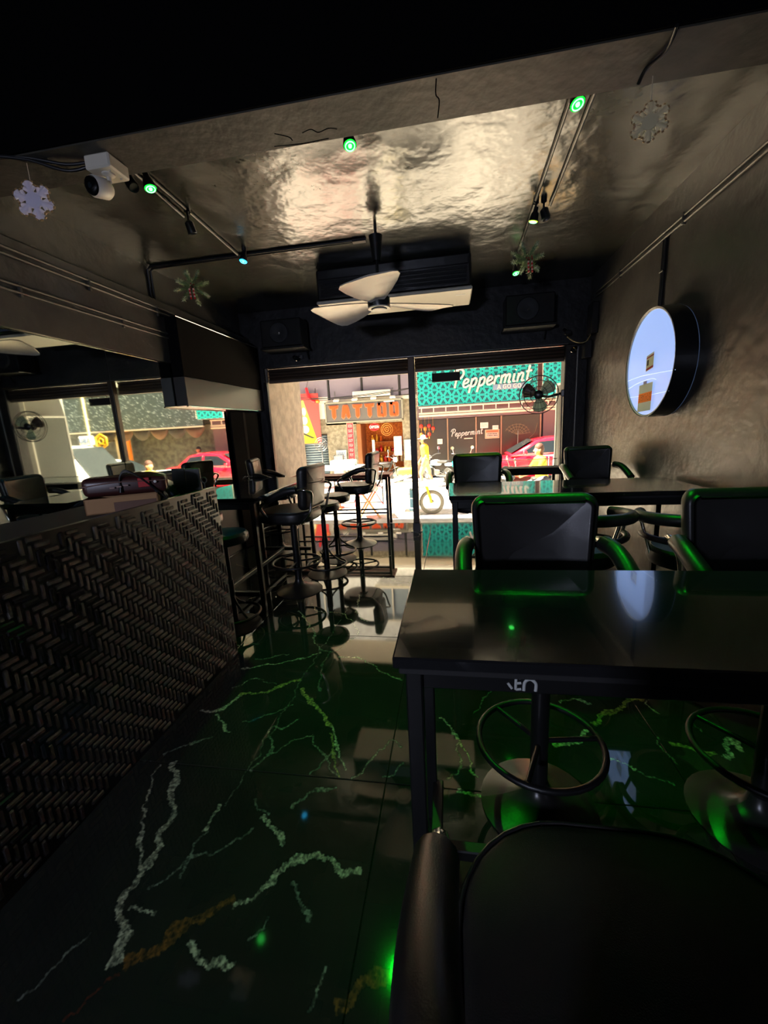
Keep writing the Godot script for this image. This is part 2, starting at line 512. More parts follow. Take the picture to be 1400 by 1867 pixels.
# ---------------------------------------------------------------- the room
const VEINS := [
	["w", 0.030, [Vector2(-1.36, -1.51), Vector2(-1.27, -1.37), Vector2(-1.20, -1.26), Vector2(-1.15, -1.10), Vector2(-1.13, -1.00), Vector2(-1.14, -0.94), Vector2(-1.07, -0.86), Vector2(-1.02, -0.78)]],
	["w", 0.012, [Vector2(-1.32, -1.26), Vector2(-1.26, -1.15), Vector2(-1.18, -1.07), Vector2(-1.14, -0.97)]],
	["w", 0.006, [Vector2(-1.43, -1.48), Vector2(-1.36, -1.32), Vector2(-1.32, -1.26)]],
	["o", 0.040, [Vector2(-1.00, -0.78), Vector2(-0.91, -0.85), Vector2(-0.84, -0.93), Vector2(-0.75, -0.98)]],
	["w", 0.014, [Vector2(-0.75, -0.98), Vector2(-0.68, -1.00), Vector2(-0.66, -1.05)]],
	["w", 0.026, [Vector2(-0.66, -1.05), Vector2(-0.65, -1.09), Vector2(-0.60, -1.14), Vector2(-0.52, -1.16), Vector2(-0.46, -1.15), Vector2(-0.41, -1.11), Vector2(-0.34, -1.11)]],
	["w", 0.016, [Vector2(-0.83, -0.86), Vector2(-0.75, -0.81), Vector2(-0.70, -0.83), Vector2(-0.66, -0.83)]],
	["w", 0.014, [Vector2(-0.99, -1.31), Vector2(-1.01, -1.23), Vector2(-1.00, -1.20)]],
	["g", 0.006, [Vector2(-1.00, -1.20), Vector2(-1.00, -1.08), Vector2(-0.99, -1.02)]],
	["g", 0.008, [Vector2(-1.07, -0.97), Vector2(-1.00, -1.08), Vector2(-0.93, -1.11), Vector2(-0.86, -1.16), Vector2(-0.81, -1.24)]],
	["w", 0.016, [Vector2(-0.79, -1.29), Vector2(-0.71, -1.23), Vector2(-0.65, -1.20)]],
	["g", 0.006, [Vector2(-0.87, -1.35), Vector2(-0.80, -1.31), Vector2(-0.77, -1.29)]],
	["g", 0.010, [Vector2(-0.57, -1.06), Vector2(-0.52, -0.99), Vector2(-0.49, -0.98), Vector2(-0.48, -0.95)]],
	["w", 0.010, [Vector2(-1.10, -0.92), Vector2(-1.04, -0.91), Vector2(-1.00, -0.91)]],
	["g", 0.006, [Vector2(-0.64, -0.88), Vector2(-0.63, -0.92), Vector2(-0.61, -0.95)]],
	["o", 0.030, [Vector2(-0.34, -0.78), Vector2(-0.27, -0.82), Vector2(-0.18, -0.87), Vector2(-0.13, -0.92)]],
	["g", 0.008, [Vector2(-0.40, -0.85), Vector2(-0.39, -0.80), Vector2(-0.40, -0.75)]],
	["r", 0.004, [Vector2(-1.08, -0.65), Vector2(-1.05, -0.70), Vector2(-1.00, -0.76)]],
	["g", 0.004, [Vector2(-1.25, -0.67), Vector2(-1.21, -0.76), Vector2(-1.18, -0.84)]],
	["w", 0.012, [Vector2(-0.94, -2.53), Vector2(-1.08, -2.43), Vector2(-1.25, -2.35), Vector2(-1.43, -2.28)]],
	["y", 0.022, [Vector2(-0.97, -2.21), Vector2(-1.07, -2.15), Vector2(-1.13, -2.08), Vector2(-1.30, -2.02)]],
	["w", 0.020, [Vector2(-1.30, -2.02), Vector2(-1.31, -1.95), Vector2(-1.36, -1.88), Vector2(-1.46, -1.86)]],
	["w", 0.012, [Vector2(-1.34, -1.85), Vector2(-1.25, -1.76), Vector2(-1.19, -1.72)]],
	["y", 0.024, [Vector2(-0.93, -2.12), Vector2(-0.79, -1.96), Vector2(-0.65, -1.82)]],
	["w", 0.010, [Vector2(-0.65, -1.82), Vector2(-0.59, -1.69), Vector2(-0.54, -1.58), Vector2(-0.51, -1.54)]],
	["y", 0.010, [Vector2(-0.64, -1.77), Vector2(-0.59, -1.63), Vector2(-0.54, -1.50)]],
	["g", 0.007, [Vector2(-0.74, -1.73), Vector2(-0.62, -1.60), Vector2(-0.54, -1.51)]],
	["g", 0.010, [Vector2(-0.96, -1.50), Vector2(-0.92, -1.57), Vector2(-0.91, -1.65), Vector2(-0.97, -1.77), Vector2(-0.89, -1.80), Vector2(-0.85, -1.86)]],
	["g", 0.010, [Vector2(-1.45, -1.55), Vector2(-1.36, -1.62), Vector2(-1.26, -1.68)]],
	["g", 0.006, [Vector2(-0.46, -1.50), Vector2(-0.40, -1.61), Vector2(-0.33, -1.74), Vector2(-0.26, -1.71)]],
	["g", 0.005, [Vector2(-0.67, -1.51), Vector2(-0.63, -1.59), Vector2(-0.58, -1.65)]],
	["g", 0.004, [Vector2(-1.16, -1.81), Vector2(-1.06, -1.86), Vector2(-0.93, -1.97)]],
	["g", 0.004, [Vector2(-0.91, -1.60), Vector2(-0.81, -1.71), Vector2(-0.73, -1.75)]],
	["t", 0.003, [Vector2(-0.92, -3.30), Vector2(-0.95, -2.61), Vector2(-0.96, -2.14), Vector2(-0.96, -1.77), Vector2(-0.97, -1.50), Vector2(-0.99, -1.31)]],
	["g", 0.012, [Vector2(-0.69, -1.34), Vector2(-0.61, -1.42), Vector2(-0.52, -1.45)]],
	["w", 0.008, [Vector2(-0.79, -2.47), Vector2(-0.71, -2.49), Vector2(-0.58, -2.43), Vector2(-0.43, -2.31), Vector2(-0.32, -2.25)]],
	["g", 0.008, [Vector2(-1.38, -2.40), Vector2(-1.26, -2.45), Vector2(-1.16, -2.49)]],
	["w", 0.010, [Vector2(-1.35, -3.18), Vector2(-1.25, -3.05), Vector2(-1.14, -2.87)]],
	["g", 0.006, [Vector2(-1.37, -2.08), Vector2(-1.28, -2.19), Vector2(-1.11, -2.14)]],
	["w", 0.010, [Vector2(-0.07, -1.94), Vector2(-0.00, -1.82), Vector2(0.05, -1.68), Vector2(0.10, -1.57)]],
	["g", 0.006, [Vector2(0.01, -1.78), Vector2(0.02, -1.62), Vector2(-0.03, -1.54)]],
	["w", 0.012, [Vector2(0.58, -2.13), Vector2(0.67, -2.15), Vector2(0.75, -2.12)]],
	["y", 0.030, [Vector2(0.70, -1.97), Vector2(0.82, -2.06), Vector2(0.92, -2.13), Vector2(1.04, -2.21)]],
	["w", 0.006, [Vector2(1.06, -2.20), Vector2(1.04, -2.12), Vector2(1.06, -2.07)]],
	["w", 0.026, [Vector2(0.47, -1.81), Vector2(0.58, -1.84), Vector2(0.66, -1.92)]],
	["w", 0.010, [Vector2(0.71, -1.74), Vector2(0.76, -1.71), Vector2(0.79, -1.68)]],
	["y", 0.020, [Vector2(1.02, -1.85), Vector2(1.08, -1.85), Vector2(1.14, -1.81), Vector2(1.19, -1.82)]],
	["g", 0.004, [Vector2(0.80, -1.68), Vector2(0.86, -1.65), Vector2(0.92, -1.62)]],
	["g", 0.006, [Vector2(1.19, -2.04), Vector2(1.21, -1.98), Vector2(1.20, -1.96)]],
	["w", 0.008, [Vector2(1.33, -2.10), Vector2(1.40, -2.13), Vector2(1.46, -2.11), Vector2(1.59, -2.13)]],
	["w", 0.030, [Vector2(1.21, -1.80), Vector2(1.32, -1.91), Vector2(1.31, -1.84)]],
	["g", 0.005, [Vector2(0.98, -1.90), Vector2(0.97, -1.81), Vector2(0.99, -1.73)]],
	["g", 0.006, [Vector2(-0.32, -1.52), Vector2(-0.28, -1.56), Vector2(-0.24, -1.62)]],
	["g", 0.005, [Vector2(0.10, -1.99), Vector2(0.23, -2.22), Vector2(0.36, -2.34)]],
	["w", 0.016, [Vector2(0.01, -1.50), Vector2(0.64, -1.35)]],
]

func floor_picture() -> ImageTexture:
	# 8 m square of dark green marble; the veins are where the slabs have them
	var side := 2048
	var img := Image.create(side, side, false, Image.FORMAT_RGB8)
	var n := FastNoiseLite.new()
	n.seed = 3
	n.frequency = 0.02
	n.fractal_octaves = 4
	for x in range(0, side, 8):
		for y in range(0, side, 8):
			var k := n.get_noise_2d(x * 0.35, y * 0.35) * 0.5 + 0.5
			img.fill_rect(Rect2i(x, y, 8, 8), Color(0.105, 0.115, 0.10).lerp(Color(0.155, 0.165, 0.145), k))
	var ink := {"w": Color(0.74, 0.72, 0.62), "y": Color(0.66, 0.60, 0.34), "o": Color(0.46, 0.31, 0.16), "g": Color(0.50, 0.52, 0.46), "r": Color(0.40, 0.19, 0.14), "t": Color(0.42, 0.42, 0.38)}
	var r := RandomNumberGenerator.new()
	r.seed = 8
	var all := VEINS.duplicate()
	for i in 46:   # finer veins on the rest of the slabs
		var p := V(r.randf_range(-3.0, 1.8), r.randf_range(-6.5, -2.6))
		var a := r.randf_range(0.0, TAU)
		var pts := [p]
		for k in r.randi_range(3, 7):
			a += r.randf_range(-0.7, 0.7)
			p += V(cos(a), sin(a)) * r.randf_range(0.06, 0.2)
			pts.append(p)
		all.append([["g", "w", "t"][i % 3], r.randf_range(0.004, 0.014), pts])
	for vein in all:
		var c: Color = ink[vein[0]]
		var path := curve(vein[2], 10)
		var run := 0.0
		for i in path.size() - 1:
			var a: Vector2 = path[i]
			var b: Vector2 = path[i + 1]
			var m := int(a.distance_to(b) / 0.003) + 1
			for k in m:
				run += 0.003
				var p := a.lerp(b, float(k) / m)
				var side_way := (b - a).orthogonal().normalized()
				p += side_way * (n.get_noise_2d(run * 260.0, vein[1] * 5000.0) * 0.030 + n.get_noise_2d(run * 1500.0, 9.0) * 0.006)
				var width: float = vein[1] * (0.35 + 2.2 * absf(n.get_noise_2d(run * 330.0, 77.0)))
				for d in int(3 + width * 420.0):
					var q := p + side_way * width * r.randf_range(-0.5, 0.5)
					var t := clampf(0.62 + 0.9 * n.get_noise_2d(q.x * 2600.0, q.y * 2600.0) + r.randf_range(-0.12, 0.12), 0.12, 1.0)
					dab(img, (q.x + 4.0) / 8.0 * side, (q.y + 7.0) / 8.0 * side, 1.0 + r.randf() * (1.4 if width > 0.01 else 0.5), Color(0.11, 0.12, 0.105).lerp(c, t))
	img.generate_mipmaps()
	return ImageTexture.create_from_image(img)

func floor_tile(s: SurfaceTool, x0: float, x1: float, z0: float, z1: float) -> void:
	var b := 0.0025
	var top := [P(x0 + b, 0, z0 + b), P(x1 - b, 0, z0 + b), P(x1 - b, 0, z1 - b), P(x0 + b, 0, z1 - b)]
	var low := [P(x0, -b, z0), P(x1, -b, z0), P(x1, -b, z1), P(x0, -b, z1)]
	var base := [P(x0, -0.02, z0), P(x1, -0.02, z0), P(x1, -0.02, z1), P(x0, -0.02, z1)]
	var faces := [[top[0], top[1], top[2], top[3]]]
	for k in 4:
		var l := (k + 1) % 4
		faces.append([top[k], top[l], low[l], low[k]])
		faces.append([low[k], low[l], base[l], base[k]])
	var o := P((x0 + x1) / 2, -0.05, (z0 + z1) / 2)
	s.set_smooth_group(-1)
	for f in faces:
		for t in [[0, 1, 2], [0, 2, 3]]:
			var q := [f[t[0]], f[t[1]], f[t[2]]]
			if ((q[0] - q[2]) as Vector3).cross(q[0] - q[1]).dot((q[0] + q[1] + q[2]) / 3.0 - o) < 0.0: q.reverse()
			for p in q:
				s.set_uv(V((p.x + 4.0) / 8.0, (p.z + 7.0) / 8.0))
				s.add_vertex(p)

func room() -> void:
	var s := st()
	span(s, P(XL - 0.2, -0.3, -6.5), P(XR + 0.2, -0.018, 2.7))
	var fl := struct("floor", s, M.grout)
	M.marble = mt(Color.WHITE, 0.13)
	M.marble.albedo_texture = floor_picture()
	M.marble.roughness_texture = noise_tex(0.02, Color(0.03, 0.03, 0.03), Color(0.06, 0.06, 0.06), 91, 256)
	M.marble.roughness = 1.0
	var xs := [XL, -2.87, -1.59, -0.31, 0.97, XR]
	var zs := [-6.5, -5.34, -4.06, -2.78, -1.50, -0.22, 1.06, 2.5]
	for i in xs.size() - 1:
		for k in zs.size() - 1:
			s = st()
			floor_tile(s, xs[i] + 0.0012, xs[i + 1] - 0.0012, zs[k] + 0.0012, zs[k + 1] - 0.0012)
			obj("tile", s, M.marble, fl)

	s = st(); span(s, P(XL - 0.2, CEIL, FRONT - 0.2), P(XR + 0.2, CEIL + 0.2, -2.3))
	struct("ceiling", s, M.ceiling)
	s = st(); span(s, P(XL - 0.2, -0.3, FRONT - 0.2), P(XL, 4.2, 2.7))
	struct("wall_left", s, M.wall)
	s = st(); span(s, P(XR, -0.3, FRONT - 0.2), P(XR + 0.2, 4.2, 2.7))
	struct("wall_right", s, M.wall)
	s = st(); span(s, P(XL - 0.2, -0.3, 2.5), P(XR + 0.2, 4.2, 2.7))
	struct("wall_back", s, M.wall)
	# the front: lintel over the opening, pier on the right, dark return on the left
	s = st()
	span(s, P(XL, 2.50, FRONT - 0.2), P(XR, CEIL, FRONT))
	span(s, P(1.52, -0.02, FRONT - 0.2), P(XR, 2.50, FRONT), 0.01)
	span(s, P(XL, -0.02, FRONT - 0.2), P(-2.70, 2.50, FRONT))
	struct("wall_front", s, M.black_wall)
	# beam across the ceiling near the camera
	s = st()
	span(s, P(XL, 3.06, -2.45), P(XR, 4.2, -2.16), 0.006)
	struct("trim_1", s, M.beam)
	for c in [[P(-0.86, 3.0595, -2.33), P(-0.80, 3.0595, -2.37), P(-0.79, 3.0595, -2.40)], [P(-0.72, 3.0595, -2.36), P(-0.67, 3.0595, -2.345), P(-0.64, 3.0595, -2.375), P(-0.58, 3.0595, -2.36), P(-0.54, 3.0595, -2.375)], [P(-0.03, 3.0595, -2.18), P(-0.035, 3.0595, -2.27), P(-0.02, 3.0595, -2.31), P(-0.03, 3.0595, -2.42)], [P(-0.9, 3.0595, -2.42), P(-0.75, 3.0595, -2.435), P(-0.6, 3.0595, -2.43)]]:
		s = st(); tube(s, curve(c, 5), 0.003, 5, false, Vector3.UP)
		obj("crack", s, M.black_paint, get_node("trim_1"))
	s = st(); tube(s, curve([P(0.92, 3.055, -2.14), P(0.93, 3.045, -2.24), P(0.89, 3.05, -2.33), P(0.88, 3.03, -2.38)]), 0.008)
	tag(obj("loose_cable", s, M.black_plastic), "short loose black cable hanging under the beam above the cream snowflake", "cable")
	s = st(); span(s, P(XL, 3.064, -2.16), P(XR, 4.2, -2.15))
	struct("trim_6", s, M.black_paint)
	# higher ceiling behind the beam, over the camera
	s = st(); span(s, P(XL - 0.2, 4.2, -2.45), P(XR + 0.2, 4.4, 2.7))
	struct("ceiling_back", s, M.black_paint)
	# bulkhead above the mirrors
	s = st(); span(s, P(XL, 2.335, FRONT), P(-2.885, 2.93, 2.5), 0.005)
	struct("trim_3", s, M.wall)

	# steel rail above the shutter
	s = st(); span(s, P(-2.68, 2.495, FRONT), P(1.55, 2.515, FRONT + 0.025), 0.004)
	tag(obj("lintel_rail", s, M.steel), "thin bright metal strip along the black lintel above the shutter", "rail")
	# rolled up shutter hanging below the lintel
	var sh := thing("roller_shutter", "brown corrugated roller shutter rolled up under the lintel", "shutter", P(0, 0, FRONT - 0.08))
	for k in 4:
		s = st()
		var y := 2.470 - k * 0.043
		for half in [[-2.66, -0.56], [-0.47, 1.52]]:
			loft(s, [P(half[0], y, 0), P(half[1], y, 0)].map(func(c): return [c + P(0, 0.022, 0), c + P(0, 0.012, 0.016), c + P(0, -0.012, 0.016), c + P(0, -0.022, 0), c + P(0, -0.022, -0.02), c + P(0, 0.022, -0.02)]))
		obj("slat", s, M.shutter, sh)
	s = st()
	span(s, P(-2.66, 2.29, -0.02), P(-0.56, 2.335, 0.025), 0.006)
	span(s, P(-0.47, 2.30, -0.02), P(1.52, 2.345, 0.025), 0.006)
	obj("bottom_bar", s, M.shutter, sh)
	# centre post
	var po := thing("centre_post", "dark brown steel post in the middle of the shop front opening", "post", P(-0.515, 0, FRONT))
	s = st(); span(s, P(-0.045, 0.14, -0.045), P(0.045, 2.497, 0.045), 0.008)
	obj("shaft", s, mt(Color(0.27, 0.21, 0.17), 0.45, 0.2), po)
	s = st(); span(s, P(-0.055, 0.0, -0.055), P(0.055, 0.14, 0.055), 0.008); span(s, P(-0.085, 0.0, -0.07), P(0.085, 0.008, 0.07))
	obj("shoe", s, M.black_steel, po)
	# left door frame and folded black door leaves
	s = st(); span(s, P(-2.705, 0, FRONT - 0.01), P(-2.655, 2.30, FRONT + 0.05), 0.005)
	tag(obj("door_frame", s, M.black_steel), "black upright door frame at the left edge of the opening", "door frame")
	var fd := thing("folding_door", "folded black door leaves between the mirror and the opening", "door", P(-2.88, 0, -5.12))
	for k in 4:
		s = st()
		box(s, P(0.05, 0.94, -0.1 - k * 0.2), P(0.03, 1.86, 0.215), 0.006, Basis(Vector3.UP, 0.33 if k % 2 else -0.33))
		obj("leaf", s, M.dull_black, fd)
	# pipe and black channel on the right pier
	s = st(); tube(s, [P(1.665, 0.3, FRONT + 0.02), P(1.665, 2.45, FRONT + 0.02)], 0.012)
	tag(obj("conduit", s, mt(Color(0.55, 0.54, 0.52), 0.4, 0.4)), "pale upright pipe on the black pier at the right of the opening", "pipe")

	# porch outside the opening
	s = st(); span(s, P(-2.87, STREET, -7.35), P(-2.67, 2.7, -6.0))
	struct("wall_porch_left", s, M.beige_wall)
	s = st(); span(s, P(1.95, STREET, -7.4), P(2.15, 2.7, -6.16)); span(s, P(1.60, STREET, -6.30), P(1.95, 2.7, -6.16))
	struct("wall_porch_right", s, mt(Color(0.40, 0.395, 0.37), 0.6))
	var pb := thing("porch_board", "tall grey board in a pale frame, seen only in the mirror near its fan", "board", P(1.80, STREET, -6.86), 0.235)
	s = st(); span(s, P(-0.012, 0.0, -0.30), P(0.012, 2.58, 0.32))
	obj("panel", s, mt(Color(0.36, 0.37, 0.34), 0.4), pb)
	s = st()
	span(s, P(-0.02, 0, -0.33), P(0.02, 2.61, -0.295), 0.004); span(s, P(-0.02, 0, 0.31), P(0.02, 2.61, 0.34), 0.004); span(s, P(-0.02, 2.575, -0.295), P(0.02, 2.61, 0.31), 0.004)
	obj("frame", s, M.white, pb)
	s = st(); span(s, P(-2.87, STREET - 0.1, -6.86), P(1.95, -0.012, -6.5), 0.01)
	struct("trim_4", s, M.concrete)
	s = st(); span(s, P(-2.87, STREET - 0.1, -7.25), P(1.95, -0.25, -6.86), 0.01)
	struct("trim_5", s, M.concrete)

func mirror_wall() -> void:
	var w := thing("wall_mirror", "tall frameless mirror panes along the left wall behind the bar", "mirror", P(-2.9, 0, 0))
	var zs := [-5.1, -3.262, -2.06, -0.86, 0.34]
	for k in zs.size() - 1:
		var s := st()
		span(s, P(-0.006, 0.9, zs[k] + 0.002), P(0.006, 2.325, zs[k + 1] - 0.002), 0.0025)
		obj("pane", s, M.mirror, w)
	var s := st(); span(s, P(-0.006, 2.326, -5.1), P(0.014, 2.34, 0.34), 0.003)
	obj("top_trim", s, M.chrome, w)
	s = st(); span(s, P(-0.1, 0.0, -5.1), P(-0.007, 2.335, 2.5))
	obj("backing", s, M.black_matte, w)
	# low cupboard under the mirrors
	var b := thing("back_bar", "low black back bar cupboard under the mirrors", "cabinet", P(-2.72, 0, -0.9))
	s = st(); span(s, P(-0.16, 0.08, -2.0), P(0.16, 0.86, 2.0), 0.006)
	obj("body", s, M.black_matte, b)
	s = st(); span(s, P(-0.17, 0.86, -2.02), P(0.19, 0.90, 2.02), 0.006)
	obj("worktop", s, M.table_top, b)
	# dark cabinet hung near the front
	var c := thing("wall_cabinet", "glossy black hanging cabinet on the left wall with a brighter steel strip along its foot", "cabinet", P(-2.82, 0, -5.02))
	s = st(); span(s, P(-0.066, 2.20, -0.92), P(0.066, 2.79, 0.92), 0.008)
	obj("body", s, M.dull_black, c)
	s = st(); span(s, P(-0.066, 1.895, -0.92), P(0.068, 2.196, 0.92), 0.006)
	obj("steel_strip", s, mt(Color(0.42, 0.41, 0.40), 0.34, 0.9), c)
	s = st(); span(s, P(0.05, 1.885, -0.925), P(0.074, 1.9, 0.925), 0.003); span(s, P(0.05, 2.785, -0.925), P(0.072, 2.797, 0.925), 0.003)
	obj("edge_trim", s, M.chrome, c)

func counter() -> void:
	var c := thing("bar_counter", "bar counter on the left clad in glossy black basketweave tiles", "counter", P(-1.55, 0, 0))
	var z0 := -2.48
	var z1 := 0.9
	var s := st()
	span(s, P(-0.62, 0.0, z0), P(-0.0015, 1.16, z1)); span(s, P(-0.03, 1.16, z0), P(-0.0015, 1.226, z1))
	obj("body", s, M.tile_bed, c)
	s = st(); span(s, P(-0.66, 1.16, z0 - 0.0), P(-0.031, 1.182, z1), 0.004)
	obj("worktop", s, M.black_matte, c)
	# tiles laid in a herringbone of one upright to one level piece
	var u := 0.0285
	var ln := 2.55
	var spots := []
	for i in range(-60, 140):
		for k in range(-40, 40):
			for up in 2:
				var a := i * 1.0 + k * ln
				var b := i * 1.0 - k * ln
				var w := ln
				var h := 1.0
				if up:
					a += ln; b += 1.0 - ln
					w = 1.0; h = ln
				var zc := z0 + (a + w / 2.0) * u
				var yc := (b + h / 2.0) * u
				var hw := w * u / 2.0
				var hh := h * u / 2.0
				if zc - hw < z0 - 0.012 or zc + hw > 0.0 or yc - hh < 0.0 or yc + hh > 1.226: continue
				spots.append([P(0, yc, zc).distance_to(P(1.55, 1.55, 0)), yc, zc, up, hw, hh])
	spots.sort_custom(func(p, q): return p[0] < q[0])
	var piece := []
	for up in 2:
		s = st()
		var hw := (1.0 if up else ln) * u / 2.0 - 0.0026
		var hh := (ln if up else 1.0) * u / 2.0 - 0.0026
		box(s, Vector3.ZERO, P(0.016, hh * 2, hw * 2), 0.0060)
		s.generate_normals()
		piece.append(s.commit())
	rng.seed = 12
	var rest := st()
	rest.set_smooth_group(-1)
	var n := 0
	for q in spots:
		var tilt := Basis(Vector3.UP, rng.randf_range(-0.012, 0.012)) * Basis(Vector3.BACK, rng.randf_range(-0.012, 0.012))
		var xf := Transform3D(tilt, P(rng.randf_range(-0.006, -0.003), q[1], q[2]))
		if q[2] < -0.85 and n < 300:
			var o := put("tile", piece[q[3]], M.counter_tile if n % 3 else M.counter_tile_b, c)
			o.transform = xf
			n += 1
		else:
			rest.append_from(piece[q[3]], 0, xf)
	var o := put("tiles_beyond", rest.commit(), M.counter_tile, c)
	o.set_meta("kind", "stuff")

	# what lies on the counter
	var bx := thing("cardboard_box", "flat open cardboard box on the bar counter under the dark red case", "box", P(-1.80, 1.182, -1.98), 0.62)
	s = st()
	span(s, P(-0.17, 0.0, -0.10), P(0.17, 0.006, 0.10))
	span(s, P(-0.17, 0.0, 0.094), P(0.17, 0.082, 0.10)); span(s, P(-0.17, 0.0, -0.10), P(0.17, 0.082, -0.094))
	span(s, P(-0.17, 0.0, -0.10), P(-0.164, 0.082, 0.10)); span(s, P(0.164, 0.0, -0.10), P(0.17, 0.082, 0.10))
	obj("tray", s, M.cardboard, bx)
	s = st(); box(s, P(0.06, 0.03, 0.101), P(0.2, 0.05, 0.003), 0.001)
	obj("label_band", s, mt(Color(0.42, 0.30, 0.24), 0.7), bx)
	var cs := thing("red_case", "long dark red soft case with a red emblem lying on the cardboard box", "case", P(-1.80, 1.265, -2.02), 0.60)
	s = st()
	cushion(s, 0.40, 0.18, 0.10, 0.03, 0.028, 0.01, func(p): return p + P(0, 0.006 * sin(p.x * 21.0), 0.004 * sin(p.x * 33.0)))
	obj("shell", s, mt(Color(0.24, 0.12, 0.11), 0.35), cs)
	s = st(); tube(s, curve([P(-0.2, 0.062, 0.1), P(-0.05, 0.075, 0.108), P(0.1, 0.07, 0.106), P(0.2, 0.066, 0.1)]), 0.003)
	obj("zip", s, mt(Color(0.45, 0.32, 0.28), 0.4), cs)
	s = st(); box(s, P(0.09, 0.062, 0.103), P(0.055, 0.05, 0.004), 0.0015)
	obj("emblem", s, mt(Color(0.70, 0.07, 0.10), 0.5), cs)
	s = st()
	for k in 3: box(s, P(-0.06 + k * 0.032, 0.046 + 0.004 * k, 0.104), P(0.024, 0.008, 0.003), 0.001)
	obj("print_marks", s, mt(Color(0.60, 0.48, 0.45), 0.5), cs)
	s = st(); lathe(s, [V(0, 0), V(0.008, 0), V(0.007, 0.004), V(0, 0.005)], 12, Transform3D(Basis(Vector3.RIGHT, PI / 2), P(0.145, 0.062, 0.104)))
	obj("stud", s, M.white, cs)
	var cb := thing("black_cable", "black cable looped over the dark red case on the counter", "cable", P(-1.66, 1.182, -2.02))
	s = st()
	tube(s, curve([P(0.09, 0.006, -0.06), P(0.05, 0.05, -0.03), P(-0.04, 0.17, 0.02), P(-0.09, 0.215, 0.05), P(-0.12, 0.19, 0.06), P(-0.125, 0.13, 0.06)]), 0.005)
	tube(s, curve([P(0.10, 0.006, -0.05), P(0.06, 0.06, -0.02), P(-0.02, 0.18, 0.05), P(-0.07, 0.21, 0.08), P(-0.10, 0.18, 0.09), P(-0.105, 0.125, 0.09)]), 0.005)
	obj("loop", s, M.black_plastic, cb)
	for k in 2:
		s = st(); tube(s, [P(-0.125 + k * 0.02, 0.13, 0.06 + k * 0.03), P(-0.127 + k * 0.02, 0.10, 0.06 + k * 0.03)], [0.009, 0.011])
		obj("plug", s, M.black_plastic, cb)
	s = st(); box(s, P(0.04, 0.05, -0.035), P(0.02, 0.012, 0.2), 0.004, Basis(Vector3.UP, 0.7) * Basis(Vector3.RIGHT, 0.5))
	obj("strap", s, M.black_matte, cb)
	var mb := thing("menu_board", "square black board standing on the far end of the bar counter", "board", P(-1.71, 1.182, -2.42), 0.08)
	s = st(); span(s, P(-0.10, 0.0, -0.02), P(-0.012, 0.18, 0.0), 0.003); span(s, P(-0.009, 0.0, -0.02), P(0.09, 0.175, 0.0), 0.003)
	obj("panel", s, mt(Color(0.24, 0.24, 0.23), 0.5), mb)
	s = st(); tube(s, [P(0.12, 0.0, 0.01), P(0.12, 0.08, 0.01)], 0.004); tube(s, ring_pts(P(0.12, 0.098, 0.01), 0.018, 14, Basis(Vector3.RIGHT, PI / 2)), 0.004, 6, true)
	obj("hook", s, M.black_steel, mb)
	var tr := thing("plastic_tray", "curved glossy black tray leaning between the red case and the black board", "tray", P(-1.86, 1.182, -2.32), 0.3)
	s = st()
	var rings := []
	for k in 9:
		var a := PI * 0.52 * k / 8.0
		var c0 := P(-0.09 + sin(a) * 0.20, 0.15 * cos(a * 0.9) - 0.02, 0)
		rings.append([c0 + P(0, 0.006, 0.11), c0 + P(0, 0.006, -0.11), c0 + P(0, -0.004, -0.11), c0 + P(0, -0.004, 0.11)])
	loft(s, rings)
	obj("shell", s, M.black_plastic, tr)
	s = st(); span(s, P(-0.1, 0.0, -0.1), P(0.12, 0.012, 0.1), 0.004)
	obj("foot", s, M.black_matte, tr)

